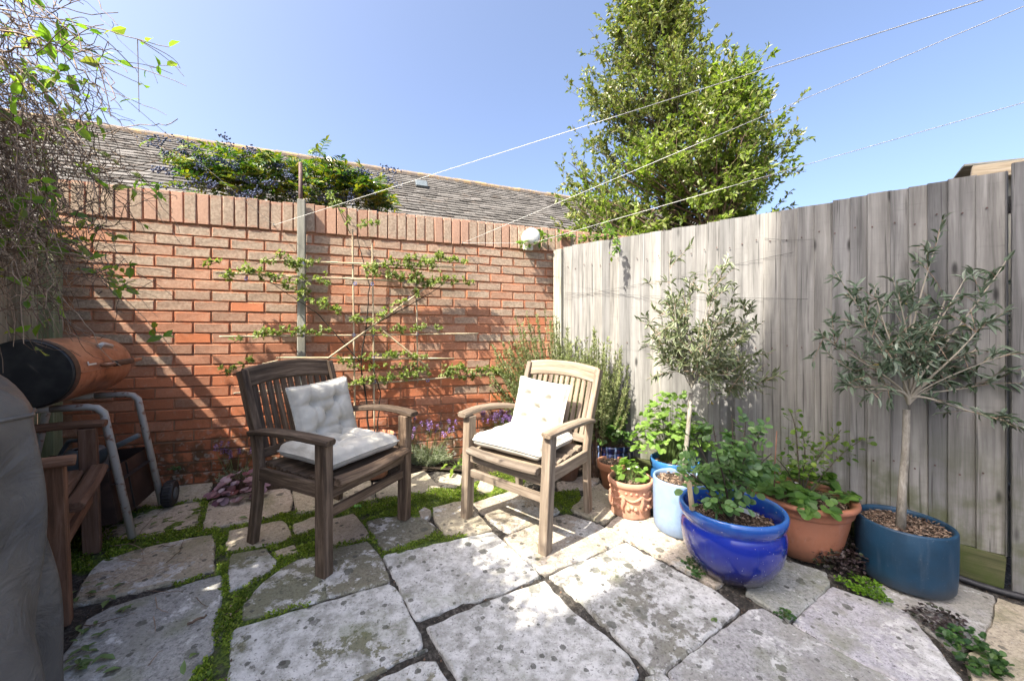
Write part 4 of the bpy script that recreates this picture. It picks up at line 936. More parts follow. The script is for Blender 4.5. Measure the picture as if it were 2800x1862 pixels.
# ------------------------------------------------------------------ plants in pots
def limbs(root, tips, bend=.25, n=8):
    out = []
    for t in tips:
        a = np.array(root); b = np.array(t); m = (b-a); c1_ = a+m*.35+np.array([0, 0, np.linalg.norm(m)*bend])*.6+rng.normal(size=3)*.03*np.linalg.norm(m); c2_ = a+m*.7+np.array([0, 0, np.linalg.norm(m)*bend])*.4+rng.normal(size=3)*.05*np.linalg.norm(m)
        out.append(bez(a, c1_, c2_, b, n))
    return out
def strawberry(name, label, c, rad, hgt, n, ls, mat, flowers=0, spread=(1, 1)):
    th = thing(name, label, 'plant', tuple(c)); st = []; P = []; D = []; N = []; L = []
    for _ in range(n):
        a = rng.uniform(0, 6.283); rr = rad*math.sqrt(rng.uniform(.03, 1)); z = hgt*(1-.65*(rr/rad)**2)*rng.uniform(.45, 1.05)
        e = np.array([rr*math.cos(a)*spread[0], rr*math.sin(a)*spread[1], z]); b0 = np.array([e[0]*.25, e[1]*.25, 0])
        st.append(bez(b0, b0+[0, 0, z*.6], e*[.7, .7, 1.05], e, 6)); o = np.array([math.cos(a)*.8, math.sin(a)*.8, 0])+rng.normal(size=3)*.3
        nn = unit(np.array([o[0]*.5, o[1]*.5, 1.0])+rng.normal(size=3)*.3); d0 = unit(o-nn*o.dot(nn)); s_ = np.cross(nn, d0); l = ls*rng.uniform(.7, 1.25)
        for k_ in (-1, 0, 1):
            P.append(e); D.append(unit(d0*(1.0 if k_ == 0 else .25)+s_*k_+nn*rng.uniform(-.15, .25))); N.append(nn); L.append(l*(1.1 if k_ == 0 else 1))
    tubes('petiole', st, .0016, .0011, M['stem_green'], th); cloud('foliage', P, D, N, np.array(L), .82, TR, mat, th)
    for _ in range(flowers):
        a = rng.uniform(0, 6.283); rr = rad*rng.uniform(.2, .9); c_ = np.array([rr*math.cos(a), rr*math.sin(a), hgt*.8*rng.uniform(.7, 1.1)]); k_ = 5
        ang = np.arange(k_)*2*math.pi/5; D_ = np.stack([np.cos(ang), np.sin(ang), np.full(5, .25)], -1); cloud('flower', np.repeat(c_[None], 5, 0), D_, np.tile([0, 0, 1.], (5, 1)), .010, .9, TR, M['white_flower'], th)
    return th
def soil_top(p, f): q, loc, r, h = p; return Vector((loc.x, loc.y, loc.z+h*f))
strawberry('strawberry_plant', 'pale green strawberry plant in the relief pot', soil_top(p_relief, .84), .095, .17, 26, .042, M['lf_straw_pale'], 3)
strawberry('strawberry_plant', 'dense strawberry plant filling the navy streaked pot', soil_top(p_navy, .88), .20, .34, 150, .036, M['lf_straw'], 2)
strawberry('strawberry_plant', 'tall leafy strawberry plant in the mid blue pot', soil_top(p_mid, .85)+Vector((.0, .06, 0)), .27, .50, 170, .036, M['lf_straw_pale'], 2, (1.0, .6))
strawberry('strawberry_plant', 'strawberry plant spreading over the rim of the big terracotta pot', soil_top(p_terra, .87), .25, .16, 62, .05, M['lf_straw'], 4)

def shrub(name, label, base, tips, leafspec, mat, stemmat, r0=.006, per=26, wid=.08, compound=True, tpl=T8):
    th = thing(name, label, 'shrub', tuple(base)); B_ = np.array(base)
    st = limbs((0, 0, 0), [np.array(t)-B_ for t in tips]); P = []; D = []; N = []; sub = []
    for L in st:
        for _ in range(per):
            f = rng.uniform(.30, 1.0); i = min(len(L)-2, int(f*(len(L)-1))); c0 = L[i]+(L[i+1]-L[i])*rng.random()
            d = unit(rng.normal(size=3)*np.array([1, 1, .6])+np.array([0, 0, .25])); ll = wid*rng.uniform(.4, 1); e = c0+d*ll; sub.append(np.stack([c0, (c0+e)/2+[0, 0, .005], e]))
            nn = unit(np.array([0, -.25, 1.0])+rng.normal(size=3)*.45); s_ = unit(np.cross(d, nn))
            if compound:
                for f2 in (.35, .7):
                    for k_ in (-1, 1): P.append(c0+d*ll*f2); D.append(s_*k_+d*.5); N.append(nn)
            P.append(e); D.append(d+rng.normal(size=3)*.1); N.append(nn)
    tubes('stem', st, r0, r0*.35, stemmat, th, 6); tubes('twig', sub, .0011, .0008, M['stem_green'], th)['kind'] = 'stuff'
    cloud('foliage', P, D, N, rng.uniform(leafspec[0], leafspec[1], len(P)), leafspec[2], tpl, mat, th); return th
Zb = p_blue[1].y
b0 = soil_top(p_blue, .72)
tips = [at(x, y, Zb+dz) for x, y, dz in ((1905, 1200, -.05), (1880, 1290, -.10), (1950, 1165, .08), (2000, 1135, -.02), (2040, 1150, .12), (2080, 1180, .0), (2110, 1240, .05), (2050, 1230, -.14), (1960, 1240, -.16), (1990, 1270, -.08), (1930, 1345, -.12), (2010, 1190, .0), (2075, 1270, .1), (1890, 1240, .06))]
shrub('rose_bush', 'leafy dark green shrub growing in the cobalt blue pot', b0, tips, (.026, .046), M['lf_rose'], M['bark_dark'], .0075, 24, .085, True, TR) if False else None
def _f(): pass
leafspec = (.026, .046, .72)
shrub('rose_bush', 'leafy dark green shrub growing in the cobalt blue pot', b0, tips, leafspec, M['lf_rose'], M['bark_dark'], .0070, 9, .10, True, TR)
Zt = p_terra[1].y; b0 = soil_top(p_terra, .87)
tips = [at(x, y, Zt+dz) for x, y, dz in ((2160, 1125, .05), (2195, 1190, .0), (2300, 1175, .05), (2360, 1200, .02), (2250, 1230, -.06), (2120, 1250, -.05), (2200, 1270, -.12))]
shrub('gooseberry_bush', 'spiny gooseberry bush with fresh shoots rising from the big terracotta pot', b0, tips, (.018, .032, .85), M['lf_goose'], M['bark_dark'], .005, 30, .05, False, TR)
mb = MB(); a = at(2117, 1330, Zt-.08); mb.tube([a, at(2120, 1250, Zt-.07), at(2124, 1178, Zt-.06)], .003, 6); tag(mb.build('plant_stick', M['terracotta_dark']), 'thin brown support stick in the big terracotta pot', 'stick')

def olive(name, label, base, trunk, fork, tips, leaf, mat, nl, yellow=0, radius=.016, subn=9, sublen=.16):
    th = thing(name, label, 'tree', tuple(base)); B_ = np.array(base)
    mb = MB(); pts = [Vector(p)-Vector(base) for p in trunk]; k = len(pts); mb.tube([tuple(p+Vector((R.gauss(0, .002), R.gauss(0, .002), 0))) for p in pts], radius, 12, [1.25]+[1.05-.25*i/k for i in range(1, k)]); mb.build('trunk', M['bark'], th)
    fk = np.array(fork)-B_; br = [bez(fk, fk+np.array([0, 0, .10])+rng.normal(size=3)*.025, fk*.45+(np.array(t)-B_)*.55+rng.normal(size=3)*.05+[0, 0, -.03], np.array(t)-B_, 12) for t in tips]; sub = []; P = []; D = []; N = []
    for L in br:
        for _ in range(subn):
            i = rng.integers(5, len(L)-1); c0 = L[i]; ax = unit(L[min(i+1, len(L)-1)]-L[i-1]); d = unit(ax*.7+rng.normal(size=3)*.75+np.array([0, 0, .25])); e = c0+d*sublen*rng.uniform(.35, 1.1)
            sub.append(bez(c0, c0+(e-c0)*.3+[0, 0, .01], c0+(e-c0)*.7+[0, 0, .012], e, 6))
        sub.append(L[-4:])
    for s_ in sub:
        m_ = max(4, int(nl*rng.uniform(.6, 1.3)))
        for k_ in range(m_):
            f = rng.uniform(.1, 1.0)*(len(s_)-1); i = min(int(f), len(s_)-2); c0 = s_[i]+(s_[i+1]-s_[i])*(f-i); ax = unit(s_[i+1]-s_[i])
            P.append(c0); D.append(ax*.75+rng.normal(size=3)*.62); N.append(rng.normal(size=3)*.6+np.array([0, 0, 1]))
    tubes('branch', br, rng.uniform(radius*.22, radius*.48, len(br)), .0018, M['bark'], th, 7); tubes('twig', sub, .0019, .0009, M['twig_pale'], th, 4)
    cloud('foliage', P, D, N, rng.uniform(leaf[0], leaf[1], len(P)), .25, T8, mat, th)
    if yellow:
        for i_ in rng.integers(0, len(P), yellow): cloud('yellow_leaf', np.array(P)[i_:i_+1]+.004, np.array(D)[i_:i_+1], np.array(N)[i_:i_+1], .035, .3, T8, M['lf_yellow'], th)
Zl = p_light[1].y; b0 = soil_top(p_light, .88)
tips = [at(x, y, Zl+dz) for x, y, dz in ((1760, 860, -.08), (1800, 830, .12), (1840, 810, -.12), (1830, 700, .0), (1890, 770, .1), (1930, 730, -.05), (1995, 690, .02), (2010, 790, .12), (2060, 830, -.08), (2090, 880, .1), (2080, 960, .05), (2040, 1010, -.12), (1980, 1020, .1), (1790, 920, .05), (1820, 990, -.1), (1860, 900, -.2), (1950, 860, -.2), (2000, 900, -.18), (1900, 960, -.2), (1960, 960, .2), (1860, 860, .2), (2100, 1060, -.02), (2020, 1060, .1))]
olive('olive_tree', 'slim standard olive tree in the pale blue cylinder in sunlight', b0, [b0, at(1876, 1230, Zl), at(1884, 1150, Zl), at(1890, 1075, Zl)], at(1891, 1060, Zl), tips, (.036, .062), M['lf_olive'], 11, 16, .0135, 11, .18)
Zd = p_dark[1].y; b0 = soil_top(p_dark, .88)
b0 = Vector((at(2462, 1425, Zd-.03).x, Zd-.03, b0.z))
tips = [at(x, y, Zd+dz) for x, y, dz in ((2270, 720, .0), (2230, 900, -.05), (2260, 960, .08), (2300, 1040, .0), (2390, 780, .12), (2440, 760, -.1), (2500, 770, .05), (2575, 620, .03), (2650, 640, .1), (2640, 760, -.05), (2700, 800, .12), (2760, 700, -.1), (2790, 850, .0), (2780, 960, -.14), (2750, 1030, -.05), (2760, 1150, -.10), (2660, 950, .14), (2560, 880, -.14), (2420, 900, .14), (2480, 960, -.12), (2350, 870, -.12), (2850, 780, .0), (2860, 930, .05), (2690, 880, -.16))]
olive('olive_tree', 'spreading olive tree with bare pale trunk in the dark blue cylinder', b0, [b0, at(2470, 1330, Zd-.02), at(2478, 1220, Zd-.01), at(2483, 1120, Zd)], at(2484, 1105, Zd), tips, (.038, .066), M['lf_olive_dark'], 10, 12, .0165, 9, .15)

# ------------------------------------------------------------------ bed plants along the wall
def needles(name, label, cat, base, nst, spread, hgt, per, ll, mat, stemmat, lean=(0, 0, 0), flowers=None, wr=.12, dens0=.25):
    th = thing(name, label, cat, tuple(base)); st = []; P = []; D = []; N = []; fp_ = []; fd = []
    for _ in range(nst):
        a = rng.uniform(0, 6.283); rr = math.sqrt(rng.uniform(.0, 1)); e = np.array([spread[0]*rr*math.cos(a), spread[1]*rr*math.sin(a), hgt*rng.uniform(.6, 1.05)*(1-.3*rr*rr)])+np.array(lean)*rng.uniform(.6, 1.1)
        b_ = np.array([e[0]*.3, e[1]*.3, 0]); L = bez(b_, b_+[0, 0, e[2]*.35], [e[0]*.8, e[1]*.8, e[2]*.7], e, 10); st.append(L)
        k = per; f = rng.uniform(dens0, 1, k)*9; i = np.minimum(f.astype(int), 8); c0 = L[i]+(L[i+1]-L[i])*(f-i)[:, None]; ax = unit(L[i+1]-L[i])
        P.append(c0); D.append(ax*.8+rng.normal(size=(k, 3))*.55); N.append(rng.normal(size=(k, 3)))
        if flowers is not None and rng.random() < flowers: fp_.append(L[-1]); fd.append(unit(L[-1]-L[-2]))
    tubes('stem', st, .0022, .001, stemmat, th); P = np.concatenate(P); cloud('foliage', P, np.concatenate(D), np.concatenate(N), rng.uniform(ll*.6, ll*1.2, len(P)), wr, TN, mat, th)
    return th, st
rb = pg(1500, 1250); rb = wp(tw(1500), gz(*wp(tw(1500), 0).xy), .28)
needles('rosemary_bush', 'upright rosemary bush in the wall corner behind the pale armchair', 'shrub', rb, 210, (.52, .22), 1.25, 150, .029, M['lf_rosemary'], M['twig'], (-.18, -.05, 0), wr=.22, dens0=.42)
rb2 = fp(.42, 0, .22); rb2.z = gz(rb2.x, rb2.y)
needles('rosemary_bush', 'rosemary bush against the pale fence beside the olive', 'shrub', rb2, 120, (.26, .16), 1.14, 150, .029, M['lf_rosemary'], M['twig'], (-.0, 0, 0), wr=.2, dens0=.5)
def lavender(label, base, spread, hgt, nst, nfl, fh):
    th, st = needles('lavender_plant', label, 'lavender', base, nst, spread, hgt, 46, .026, M['lf_lav'], M['stem_green'], wr=.12, dens0=.15)
    fs = []; P = []; D = []; N = []
    for _ in range(nfl):
        a = rng.uniform(0, 6.283); rr = math.sqrt(rng.uniform(.05, 1)); e = np.array([spread[0]*1.15*rr*math.cos(a), spread[1]*1.15*rr*math.sin(a), hgt+fh*rng.uniform(.4, 1.0)]); b_ = np.array([e[0]*.5, e[1]*.5, hgt*.4]); L = bez(b_, b_+[0, 0, .1], e-[0, 0, .06], e, 7); fs.append(L)
        k = 26; z = rng.uniform(-.012, .026, k); ang = rng.uniform(0, 6.283, k); P.append(e+np.stack([.005*np.cos(ang), .005*np.sin(ang), z], -1)); D.append(np.stack([np.cos(ang), np.sin(ang), rng.uniform(.2, 1.2, k)], -1)); N.append(np.tile([0, 0, 1.], (k, 1))+rng.normal(size=(k, 3))*.3)
        for q_ in range(3): a2 = rng.uniform(0, 6.28); P.append((e+[0, 0, .024])[None]); D.append(np.array([[math.cos(a2)*.5, math.sin(a2)*.5, 1.2]])); N.append(np.array([[0, -1., .2]]))
    tubes('flower_stalk', fs, .0011, .0009, M['stem_green'], th); P = np.concatenate(P); L = np.full(len(P), .010); 
    o = cloud('flower', P, np.concatenate(D), np.concatenate(N), L, .7, T2, M['fl_lav'], th); o['kind'] = 'stuff'
def bed(x, y): p = pg(x, y); return p
lavender('small lavender clump left of the dark armchair', bed(645, 1330), (.13, .09), .13, 46, 16, .15)
lavender('silvery lavender clump between the two armchairs', bed(1165, 1275), (.24, .12), .17, 150, 34, .20)
lavender('lavender in dense purple flower behind the pale armchair arm', bed(1365, 1245), (.18, .12), .26, 100, 120, .13)
def rosette(name, label, base, rad, n, ls, mat, hgt, tpl=TR, wr=.95):
    th = thing(name, label, 'plant', tuple(base)); st = []; P = []; D = []; N = []
    for _ in range(n):
        a = rng.uniform(0, 6.283); rr = rad*math.sqrt(rng.uniform(.02, 1)); z = hgt*(1-.75*(rr/rad)**2)*rng.uniform(.5, 1.1); e = np.array([rr*math.cos(a), rr*math.sin(a), z]); st.append(bez([0, 0, 0], [0, 0, z*.5], e*[.6, .6, 1], e, 5))
        P.append(e); D.append([math.cos(a)+rng.normal()*.3, math.sin(a)+rng.normal()*.3, -.25+rng.normal()*.25]); N.append([math.cos(a)*.4, math.sin(a)*.4-.3, 1.0])
    tubes('petiole', st, .0015, .0012, M['terracotta_dark'] if mat is M['lf_heu'] else M['stem_green'], th); cloud('foliage', P, D, N, rng.uniform(.7, 1.2, n)*ls, wr, tpl, mat, th); return th
rosette('heuchera_plant', 'purple-leaved heuchera beside the dark armchair leg', bed(655, 1352), .145, 90, .050, M['lf_heu'], .13)
rosette('leafy_plant', 'light green leafy plant lolling beside the pale armchair leg', bed(1250, 1285), .13, 26, .06, M['lf_goose'], .12, T8, .45)
rosette('foxglove_rosette', 'small green rosette at the foot of the orange pot', bed(860, 1318), .12, 26, .05, M['lf_goose'], .08, T8, .45)
rosette('broadleaf_weed', 'round-leaved weed growing beside the reddish armchair leg', pg(268, 1440), .10, 12, .055, M['green_weed'], .10)
V_ = []
soilb = MB(); pts = [(560, 1325), (700, 1352), (800, 1334), (905, 1322), (1010, 1306), (1160, 1286), (1260, 1285), (1420, 1300), (1640, 1290), (1640, 1215), (1300, 1195), (900, 1240), (620, 1275)]
gp = [pg(x, y) for x, y in pts]; c_ = sum(gp, Vector())/len(gp)
V_ = [tuple(p+Vector((0, 0, -.004))) for p in gp]+[tuple(c_+Vector((0, 0, .02)))]
soilb.add(V_, [(i, (i+1) % len(gp), len(gp)) for i in range(len(gp))]); o = soilb.build('flower_bed', M['soil']); o['kind'] = 'structure'

# ------------------------------------------------------------------ moss, creepers, weeds, litter
def mosszone(poly, dens, onslab=False, size=(.006, .013), lift=(.0, .012), clump=9):
    P = np.array([tuple(pg(x, y))[:2] for x, y in poly]); lo, hi = P.min(0), P.max(0); n = int(np.prod(hi-lo)*dens)
    Q = rng.uniform(lo, hi, (n, 2)); Q = Q[inpoly(Q, P)]
    if not onslab:
        ok = np.ones(len(Q), bool)
        for s_ in SLABXY:
            c = np.mean(s_, 0); sh = [(p[0]+(c[0]-p[0])*.028, p[1]+(c[1]-p[1])*.028) for p in s_]; ok &= ~inpoly(Q, sh)
        Q = Q[ok]
    # patchy
    ph = np.sin(Q[:, 0]*31+2*np.sin(Q[:, 1]*23))+np.sin(Q[:, 1]*37+2*np.sin(Q[:, 0]*19)); Q = Q[(ph > -.85+rng.normal(size=len(Q))*.4)]
    h = .012*(1+np.sin(Q[:, 0]*47)*np.sin(Q[:, 1]*41))*.5
    z = gz(Q[:, 0], Q[:, 1])+(-.012 if not onslab else 0.0)+h+rng.uniform(*lift, len(Q))
    return np.c_[Q, z]
parts = [mosszone(z, 62000) for z in ZN]
parts.append(mosszone(zone(1128, 1362, 1170, 1338, 1262, 1345, 1240, 1372, 1180, 1378), 45000, True)); parts.append(mosszone(zone(980, 1372, 1080, 1372, 1140, 1392, 1090, 1412, 1000, 1412), 30000, True)); parts.append(mosszone(zone(1300, 1298, 1390, 1290, 1480, 1306, 1420, 1330, 1340, 1312), 26000, True))
parts.append(mosszone(zone(165, 1450, 250, 1440, 330, 1470, 300, 1520, 250, 1550, 165, 1545), 30000, True))
P = np.concatenate(parts); n = len(P)
tag(cloud('moss', P, rdir(n, .5, .8), rdir(n, 1.2, .6), np.where(rng.random(n) < .06, rng.uniform(.012, .020, n), rng.uniform(.005, .0115, n)), .8, T2, M['moss']), 'bright green moss and tiny leaves filling the paving joints', 'moss', kind='stuff')
Q = P[rng.integers(0, n, 900)]+[0, 0, .006]; V, T = leaves(Q, rdir(900, .1, 1), rdir(900, 2, 1), rng.uniform(.006, .020, 900), .4, T4); o = link('leaf_litter', npmesh('leaf_litter', V, T), M['chips'], patio); o['kind'] = 'stuff'
def mat_patch(name, label, cat, poly, dens, size, mat, lift, tpl=TR, kind='stuff'):
    P = mosszone(poly, dens, True, lift=lift); n = len(P)
    o = cloud(name, P, rdir(n, .2, .9)*np.array([1, 1, .5]), rdir(n, 1.8, .5), rng.uniform(size[0], size[1], n), .85, tpl, mat); return tag(o, label, cat, kind=kind)
mat_patch('creeping_plant', 'lime green creeping plant at the foot of the dark blue cylinder', 'ground cover', zone(2275, 1590, 2330, 1580, 2400, 1600, 2445, 1650, 2420, 1660, 2340, 1625), 30000, (.007, .013), M['creeper'], (0, .022))
mat_patch('dark_clover', 'dark purple clover clump between terracotta pot and dark blue cylinder', 'ground cover', zone(2215, 1545, 2240, 1490, 2300, 1480, 2350, 1530, 2375, 1575, 2300, 1585), 30000, (.012, .020), M['dark_clover'], (.0, .10))
mat_patch('dark_clover', 'dark purple clover trailing across the slab right of the cylinder', 'ground cover', zone(2470, 1675, 2520, 1660, 2620, 1690, 2680, 1760, 2600, 1745, 2530, 1720), 11000, (.012, .020), M['dark_clover'], (0, .02))
mat_patch('green_weed_mat', 'mat of dark green weeds at the lower right corner', 'ground cover', zone(2570, 1745, 2650, 1725, 2700, 1780, 2760, 1830, 2740, 1862, 2660, 1862, 2610, 1800), 10000, (.014, .026), M['green_weed'], (0, .035))
for lab, x, y, rd_ in (('tiny green weed left of the cobalt pot foot', 1886, 1545, .035), ('second tiny weed under the cobalt pot', 1908, 1573, .025), ('tiny weed in the slab joint right of the cobalt pot', 2146, 1688, .03), ('sprig of weed below the wall near the smoker wheel', 478, 1286, .03)):
    p = pg(x, y) if y > 1300 else pw(x, y, .01); rosette('weed', lab, p, rd_, 26, .014, M['green_weed'], .04)
def litter(label, name, P, size, mat, wr=.45): 
    n = len(P); D = rdir(n, 0, 1)*np.array([1, 1, .15]); o = cloud(name, P, D, rdir(n, 3, .5), rng.uniform(size*.6, size*1.2, n), wr, T8, mat); return o
for j in range(46):                                      # fallen leaves, each lying on its own
    x, y = R.uniform(165, 300), R.uniform(1600, 1850)
    if j > 30: x, y = R.choice([(345, 1660), (368, 1662), (378, 1680), (330, 1838), (485, 1690), (555, 1800), (500, 1855), (310, 1618), (270, 1845), (430, 1428), (700, 1420), (1960, 1702), (590, 1430), (640, 1420), (480, 1455), (350, 1430)]); x += R.uniform(-12, 12); y += R.uniform(-6, 6)
    p = pg(x, y)+Vector((0, 0, R.uniform(.006, .016)))
    o = litter('', 'fallen_leaf', np.array([[0, 0, 0.]]), .045, M['fallen']); o.location = p
    tag(o, 'small fallen leaf lying on the paving by the grey cover' if j <= 30 else 'single fallen leaf lying on the open paving', 'leaf', 'leaves by the cover' if j <= 30 else 'leaves on the open paving')
TW = [ppx(330, 1535, 390, 1545, 435, 1546), ppx(365, 1490, 395, 1445, 450, 1392), ppx(300, 1500, 360, 1490, 390, 1510, 392, 1535), ppx(455, 1545, 490, 1515, 505, 1475), ppx(455, 1558, 500, 1540, 520, 1530), ppx(445, 1500, 480, 1498), ppx(240, 1635, 340, 1605, 440, 1570), ppx(400, 1622, 500, 1625), ppx(425, 1640, 430, 1670, 460, 1685),
      ppx(512, 1715, 565, 1690), ppx(405, 1828, 430, 1795, 445, 1785), ppx(230, 1720, 300, 1705, 370, 1685), ppx(420, 1695, 425, 1720, 424, 1735), ppx(535, 1640, 550, 1655, 570, 1665)]
for q, t_ in enumerate(TW):
    L = dense([tuple(pg(x, y)+Vector((0, 0, .008))) for x, y in t_], 9); L[:, 2] += rng.uniform(0, .008, 9); c0 = L[0].copy()
    o = tubes('fallen_twig', [L-c0], .0055 if q == 9 else .0019, .0045 if q == 9 else .001, M['twig'] if q % 2 else M['twig_pale'], None, 5); o.location = c0
    tag(o, 'short thick stick lying on the grey slab' if q == 9 else 'thin dry twig lying on the paving at left', 'twig', None if q == 9 else 'twigs on the paving')
p = pg(978, 1388); mb = MB(); mb.box((0, 0, .006), .045, .03, .0015, .0004); o = mb.build('plant_tag', M['green_tag']); o.location = p+Vector((0, 0, .008)); o.rotation_euler = (.1, .15, .4); tag(o, 'small green plant tag dropped on the moss under the dark armchair', 'tag')

Q = rng.uniform([-2.7, .9], [2.6, 2.9], (60000, 2)); ok = np.ones(len(Q), bool)
for s_ in SLABXY: ok &= ~inpoly(Q, s_)
Q = Q[ok][:9000]; n = len(Q); P = np.c_[Q, gz(Q[:, 0], Q[:, 1])-.016+rng.uniform(0, .006, n)]
V, T = leaves(P, rdir(n, .3, 1), rdir(n, 1, 1), rng.uniform(.003, .012, n), .8, T4); o = link('grit', npmesh('grit', V, T), M['chips'], patio); o['kind'] = 'stuff'

# ------------------------------------------------------------------ shrubs and tree beyond the walls
def mahonia():
    c0 = pw(800, 545, -.42); th = thing('mahonia_bush', 'mahonia with glossy leaves and blue berries behind the wall', 'shrub', tuple(c0)); B_ = np.array(c0)
    st = []; P = []; D = []; N = []; L = []; bp = []
    wd = np.array(WD); wn = np.array(WN)
    for _ in range(430):
        t = rng.uniform(-.70, .74); top = .27 if t < .1 else .32-.20*max(0, (t-.25)/.5)
        e = wd*t+wn*rng.uniform(-.25, .22)+np.array([0, 0, rng.uniform(-.12, 1)*top]); d = unit(rng.normal(size=3)*np.array([1, .8, .35])+np.array([np.sign(t)*.3, -.3, .25])); nn = unit(np.array([0, -.3, 1])+rng.normal(size=3)*.35)
        ln = rng.uniform(.12, .20); s_ = unit(np.cross(d, nn)); ax = bez(e, e+d*ln*.35+[0, 0, .02], e+d*ln*.7+[0, 0, .01], e+d*ln-[0, 0, .03], 7); st.append(ax)
        for k in range(1, 7):
            for sgn in (-1, 1): P.append(ax[k]); D.append(s_*sgn+d*.45-nn*.1); N.append(nn); L.append(.062*(1-.05*abs(k-3)))
        P.append(ax[-1]); D.append(d); N.append(nn); L.append(.06)
    tubes('stem', st, .003, .0015, M['stem_green'], th); cloud('foliage', P, D, N, np.array(L), .46, T8, M['lf_mah'], th)
    ico = [(0, 0, 1), (.894, 0, .447), (.276, .851, .447), (-.724, .526, .447), (-.724, -.526, .447), (.276, -.851, .447), (.724, .526, -.447), (-.276, .851, -.447), (-.894, 0, -.447), (-.276, -.851, -.447), (.724, -.526, -.447), (0, 0, -1)]
    icf = [(0, 1, 2), (0, 2, 3), (0, 3, 4), (0, 4, 5), (0, 5, 1), (1, 6, 2), (2, 7, 3), (3, 8, 4), (4, 9, 5), (5, 10, 1), (6, 7, 2), (7, 8, 3), (8, 9, 4), (9, 10, 5), (10, 6, 1), (11, 7, 6), (11, 8, 7), (11, 9, 8), (11, 10, 9), (11, 6, 10)]
    ico = np.array(ico); icf = np.array(icf); Q = []
    for _ in range(46):
        t = R.choice([R.uniform(-.85, -.45), R.uniform(-.35, .05), R.uniform(.25, .75), R.uniform(-.8, .8)]); e = wd*t+wn*rng.uniform(.0, .3)+np.array([0, 0, rng.uniform(-.05, .30)]); d = unit(rng.normal(size=3)*[1, 1, .4]+[0, 0, -.35])
        k = 44; f = rng.uniform(0, 1, k)[:, None]; Q.append(e+d*.17*f+rng.normal(size=(k, 3))*.014)
    Q = np.concatenate(Q); V = (Q[:, None]+ico[None]*.0068).reshape(-1, 3); T = (np.arange(len(Q))[:, None, None]*12+icf[None]).reshape(-1, 3)
    o = link('berry_clusters', npmesh('berry_clusters', V, T, True), M['berry'], th); o['kind'] = 'stuff'
mahonia()
def crown_tree(name, label, base, trunk_top, hull, nl, twl, lf, wr, mat, bark, droop=0.0, tpl=T4, nbr=90, r0=.07, seed=3, perl=26, up=.55):
    """hull: list of (height, radius_x, radius_y, cx) rings; limbs leave the trunk and end on the hull"""
    g_ = np.random.default_rng(seed); th = thing(name, label, 'tree', tuple(base)); H = np.array(hull)
    mb = MB(); tt = np.array(trunk_top)-np.array(base); mb.tube([tuple(tt*f+g_.normal(size=3)*.02*np.array([1, 1, 0])) for f in np.linspace(0, 1, 8)], r0, 10, list(np.linspace(1.2, .2, 8))); mb.build('trunk', bark, th)
    br = []; tws = []; P = []; D = []; N = []
    for _ in range(nbr):
        z = g_.uniform(H[0, 0], H[-1, 0])**1.0; rx, ry, cx = [np.interp(z, H[:, 0], H[:, i]) for i in (1, 2, 3)]; a = g_.uniform(0, 6.283); f = g_.uniform(.55, 1.06)
        e = np.array([cx+rx*f*math.cos(a), ry*f*math.sin(a), z]); zb = max(.15, z-up*math.hypot(rx, ry)*f*.9-.1); s_ = tt*min(1, zb/tt[2]); L = bez(s_, s_*.6+e*.4-[0, 0, .05], s_*.25+e*.75+[0, 0, -.06], e, 9); br.append(L)
        for _ in range(nl):
            i = int(g_.integers(3, 9)); c0 = L[i]; o_ = unit(np.array([e[0]-cx, e[1], 0])+1e-6); d = unit(o_*.55+g_.normal(size=3)*.7+np.array([0, 0, up-droop])); l = twl*g_.uniform(.4, 1.15); q = bez(c0, c0+d*l*.4, c0+d*l*.75+[0, 0, .02], c0+d*l+[0, 0, .05*up-.05*droop], 6); tws.append(q)
            k = int(perl*g_.uniform(.6, 1.3)); f2 = g_.uniform(.1, 1, k)*5; ii = np.minimum(f2.astype(int), 4); cc = q[ii]+(q[ii+1]-q[ii])*(f2-ii)[:, None]; ax = unit(q[ii+1]-q[ii])
            P.append(cc+g_.normal(size=(k, 3))*.006); D.append(ax*.7+g_.normal(size=(k, 3))*.6); N.append(g_.normal(size=(k, 3))*.7+np.array([0, -.2, .8]))
    tubes('limb', br, .016, .004, bark, th, 5); tubes('twig', tws, .0035, .0015, bark, th)
    P = np.concatenate(P); o = cloud('crown', P, np.concatenate(D), np.concatenate(N), g_.uniform(lf[0], lf[1], len(P)), wr, tpl, mat, th); return o
ZT = 5.6
tb = at(1835, 0, ZT); tb.z = -.3
def hz_(y): return (EYE-(y-YH)/F*ZT)+.3
def hx(xl, xr): return ((xr-xl)/2/F*ZT, ((xl+xr)/2-1835)/F*ZT)
hull = []
for y, xl, xr in ((640, 1535, 2075), (560, 1520, 2095), (450, 1528, 2110), (400, 1542, 2095), (330, 1566, 2055), (250, 1598, 1980), (160, 1640, 1922), (100, 1668, 1890), (50, 1695, 1866), (0, 1722, 1840), (-60, 1755, 1815)):
    rx, cx = hx(xl, xr); hull.append((hz_(y), rx, rx*.75, cx))
crown_tree('evergreen_tree', 'tall cone-shaped evergreen tree with olive-brown foliage beyond the fence', tb, (tb.x+.05, tb.y, tb.z+hz_(-60)), hull, 8, .46, (.05, .085), .50, M['lf_tree'], M['bark_dark'], nbr=260, r0=.09, seed=5, perl=22, up=.6)
ZT = 4.9
tb = at(1960, 0, ZT); tb.z = -.3
def hx(xl, xr): return ((xr-xl)/2/F*ZT, ((xl+xr)/2-1960)/F*ZT)
hull = []
for y, xl, xr in ((720, 1560, 2130), (640, 1520, 2130), (560, 1550, 2120), (480, 1620, 2110), (420, 1690, 2100), (360, 1790, 2065), (290, 1950, 2040), (200, 1990, 2040)):
    rx, cx = hx(xl, xr); hull.append((hz_(y), rx, min(rx*.6, .55), cx))
